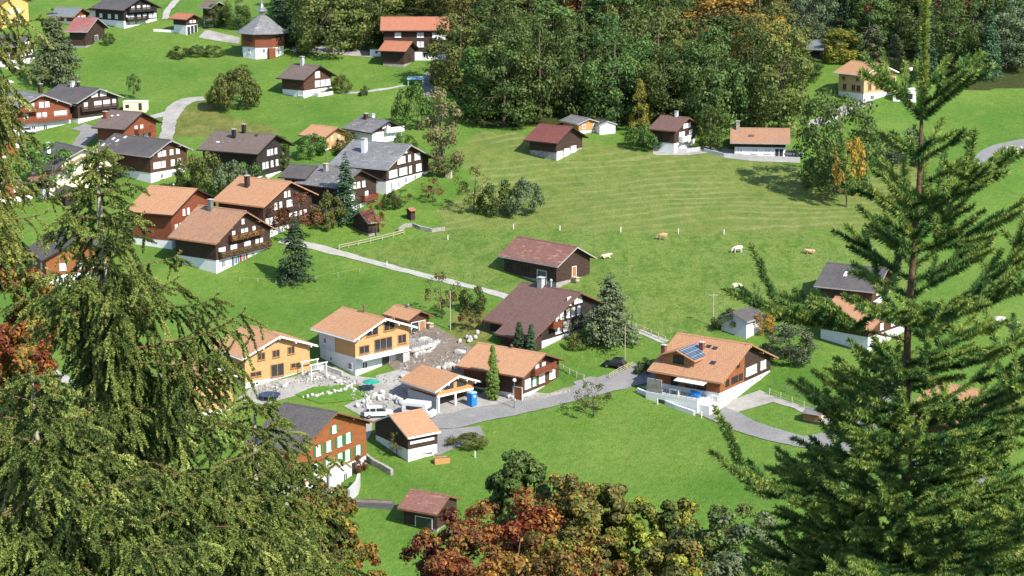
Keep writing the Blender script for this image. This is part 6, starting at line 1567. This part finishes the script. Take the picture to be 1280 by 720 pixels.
wall('low white wall around the lone brown chalet', [(386,117),(398,121),(416,118)], .8, .3, 'white')
wall('white wall at the edge of the upper meadow below the white garage store', [(192,39),(210,40),(226,41)], .6, .3, 'white')
wall('curved dry stone wall in the garden left of the hazel thicket', [(498,290),(506,284),(516,283),(526,287),(540,290),(556,288)], .7, .5, 'stone')
wall('stone wall along the gravel terrace of the yellow timber house', [(385,470),(405,462),(428,470)], .8, .4, 'boulder')
wall('stone edging in front of the low brown chalet', [(650,500),(680,497),(712,490)], .5, .4, 'stone')
# --- odds and ends
def table(label, px, py, rz=0, l=1.8, w=.8, mat='palewood', dz=0):
    root = empty('garden_table', put(px, py, dz), rz); tag(root, label, 'table')
    m = MB(); m.box(-l/2, l/2, -w/2, w/2, .70, .76); m.build('tabletop', M[mat], root)
    lm = MB(); lm.box(-.04, .04, -.04, .04, -.2, .697); lme = lm.mesh('leg', M[mat])
    for sx in (-1, 1):
        for sy in (-1, 1): place(lme, 'leg', root, (sx * (l/2 - .1), sy * (w/2 - .1), 0))
table('white garden table beside the salmon roofed shed', 533, 570, R(20), 2.2, 1.0, 'frame')
def crate(label, px, py, rz, l, w, h, mat, name='planter_box', cat='planter'):
    root = empty(name, put(px, py), rz); tag(root, label, cat)
    for nm, b in (('front_board', (-l/2, l/2, -w/2, -w/2+.06)), ('back_board', (-l/2, l/2, w/2-.06, w/2)), ('end_board', (-l/2, -l/2+.06, -w/2+.063, w/2-.063)), ('end_board', (l/2-.06, l/2, -w/2+.063, w/2-.063))):
        m = MB(); m.box(*b, -.3, h); m.build(nm, M[mat], root)
    m = MB(); m.box(-l/2 + .063, l/2 - .063, -w/2 + .063, w/2 - .063, -.3, h - .1); m.build('soil', M['soil'], root)
crate('orange wooden crate on the grass beside the salmon roofed shed', 552, 578, R(15), 2.3, 1.1, .8, 'timber_garage', 'wooden_crate', 'crate')
crate('long raised garden bed beside the open hay shed', 466, 632, R(-8), 6.0, 1.6, .7, 'timber_grey', 'raised_bed', 'raised bed')
m = MB(); m.lathe([(.28, 0), (.34, .1), (.36, .5), (.34, .9), (.28, 1.0)], 12); single(m, 'water_butt', M['greencloth'], 'pale green water butt at the corner of the salmon roofed shed', 'water butt', put(511, 574), smooth=False)
def canopy(label, px, py, mat):
    root = empty('canopy', put(px, py), R(-5)); tag(root, label, 'canopy')
    lm = MB(); lm.box(-.05, .05, -.05, .05, -.3, 1.5); lme = lm.mesh('post', M['frame'])
    for sx in (-1.8, 1.8):
        for sy in (-1, 1): place(lme, 'post', root, (sx, sy, 0))
    m = MB(); m.prism([(-1.3, 1.4), (1.3, 1.9), (1.3, 1.97), (-1.3, 1.47)], -2.1, 2.1); m.build('sheet', M[mat], root)
canopy('pale blue canopy in the meadow left of the wood road', 520, 106, 'palebluecloth')
def pergola():
    root = empty('pergola', put(393, 470), R(-50)); tag(root, 'white pergola frame at the right end of the yellow timber house', 'pergola')
    lm = MB(); lm.box(-.08, .08, -.08, .08, -.3, 2.3); lme = lm.mesh('post', M['frame'])
    for sx in (-1.3, 1.3):
        for sy in (-1.5, 1.5): place(lme, 'post', root, (sx, sy, 0))
    for sx in (-1.3, 1.3): m = MB(); m.box(sx - .07, sx + .07, -1.8, 1.8, 2.303, 2.45); m.build('beam', M['frame'], root)
pergola()
def steps():
    root = empty('garden_steps', put(473, 508), R(84)); tag(root, 'pale garden steps climbing from the parked cars to the green parasol', 'steps')
    for i in range(8):
        m = MB(); m.box(i * .75, i * .75 + .78, -.7, .7, -.6, .15 + i * .155 + .13 * i * 0); m.build('step', M['gravel'], root)
steps()
def sofa():
    s = AY; x, y = s.W2(2.2, -s.wb - 1.4); root = empty('garden_sofa', (x, y, s.z0 + s.zB + 2.05), s.az); tag(root, 'bright blue garden sofa on the white terrace of the solar panel chalet', 'sofa')
    m = MB(); m.box(-.9, .9, -.45, .45, .0, .4); m.build('seat', M['bluepl'], root); m = MB(); m.box(-.9, .9, .2, .45, .403, .9); m.build('backrest', M['bluepl'], root)
    x, y = s.W2(-1.2, -s.wb - 1.8); r2 = empty('garden_table', (x, y, s.z0 + s.zB + 2.05), s.az); tag(r2, 'pale table on the white terrace of the solar panel chalet', 'table')
    m = MB(); m.box(-.9, .9, -.5, .5, .7, .76); m.build('tabletop', M['frame'], r2)
    for sx in (-.8, .8): m = MB(); m.box(sx - .05, sx + .05, -.4, .4, 0, .697); m.build('leg', M['frame'], r2)
sofa()
def woodpile(label, px, py, rz, l=3.0, h=1.2):
    rr = random.Random(px); m = MB()
    for i in range(int(l / .28)):
        for j in range(int(h / .26)):
            x, z = -l/2 + .28 * i + (.14 if j % 2 else 0), .13 + .25 * j; r = rr.uniform(.10, .14)
            m.tube([(x, -.45 + rr.uniform(-.05, .05), z), (x, .45, z)], r, 6)
    single(m, 'log_pile', M['palewood'], label, 'log pile', put(px, py), rz)
woodpile('log pile beside the hay barn gable', 716, 352, R(-42)); woodpile('log pile in front of the small open wooden shed', 536, 410, R(-45), 2.2)
# grass that stands up: tufts on pasture and meadows, one mass
def tufts():
    rng = np.random.default_rng(4); P = []; S_ = []
    zones = [(PAST, 7000, .16), (gpoly([(470,560),(600,535),(760,495),(900,535),(1060,580),(1000,660),(820,640),(640,600),(560,640),(430,720),(440,640)]), 6000, .10)]
    for poly, n, sz in zones:
        x0, x1 = min(p[0] for p in poly), max(p[0] for p in poly); y0, y1 = min(p[1] for p in poly), max(p[1] for p in poly)
        k = 0
        while k < n:
            x, y = rng.uniform(x0, x1), rng.uniform(y0, y1)
            if (math.sin(x * .31 + 2 * math.sin(y * .2)) + math.sin(y * .37 + x * .11)) * .5 < rng.uniform(-1.1, 1.0): k += .3; continue
            if inpoly(x, y, poly): P.append((x, y, terr(x, y))); S_.append(sz * rng.uniform(.5, 1.4)); k += 1
            else: k += .02
    P = np.array(P); S_ = np.array(S_); n = len(P); Vs = []
    for q in range(3):
        a = rng.uniform(0, 6.28, n); d = np.stack([np.cos(a), np.sin(a), np.zeros(n)], 1) * S_[:, None] * .6; lean = rng.normal(0, .25, (n, 3)) * S_[:, None]; lean[:, 2] = 0
        up = np.array([0, 0, 1.]) * (S_ * rng.uniform(.25, .5, n))[:, None]
        Vs.append(np.stack([P - d - up*.1, P + d - up*.1, P + d*.8 + up + lean, P - d*.7 + up*.9 + lean], 1))
    V = np.concatenate(Vs).reshape(-1, 3); F = np.arange(len(V)).reshape(-1, 4); t = np.repeat(np.tile(rng.random(n), 3), 4)
    o = place(np_mesh('grass_tufts', V, F, t, L['grass']), 'grass_tufts'); tag(o, kind='stuff')
tufts()

M['rubble'] = plain('grey rubble', (.27, .26, .24), .95, .35, 1.5)
# broken stone and site rubble strewn over the yard: one mass
def rubble():
    rng = random.Random(31); m = MB()
    for poly, n in ((gpoly([(497,452),(556,448),(600,470),(622,486),(600,490),(556,474),(500,466)]), 300), (gpoly([(440,470),(500,470),(520,500),(545,520),(470,528),(440,500)]), 260), (gpoly([(330,482),(400,462),(450,476),(440,486),(380,484),(330,498)]), 260), (gpoly([(505,405),(540,410),(590,440),(600,462),(555,455),(510,440)]), 160)):
        x0, x1 = min(p[0] for p in poly), max(p[0] for p in poly); y0, y1 = min(p[1] for p in poly), max(p[1] for p in poly); k = 0
        while k < n:
            x, y = rng.uniform(x0, x1), rng.uniform(y0, y1)
            if math.sin(x * .9 + 1.7 * math.sin(y * .6)) < rng.uniform(-1, .8) or not inpoly(x, y, poly): k += .05; continue
            r = rng.uniform(.08, .26); z = terr(x, y) + .1; a = rng.uniform(0, 6.28); ca, sa = math.cos(a), math.sin(a); v = []
            for sx, sy, sz in ((-1,-1,-1),(1,-1,-1),(1,1,-1),(-1,1,-1),(-.7,-.8,1),(.8,-.6,1),(.6,.8,1),(-.8,.7,1)):
                qx, qy = sx * r * rng.uniform(.7, 1.2), sy * r * rng.uniform(.6, 1); v.append((x + qx*ca - qy*sa, y + qx*sa + qy*ca, z + sz * r * .5))
            m.add(v, [(0,3,2,1),(4,5,6,7),(0,1,5,4),(1,2,6,5),(2,3,7,6),(3,0,4,7)]); k += 1
    tag(m.build('rubble', M['rubble']), kind='stuff')
rubble()
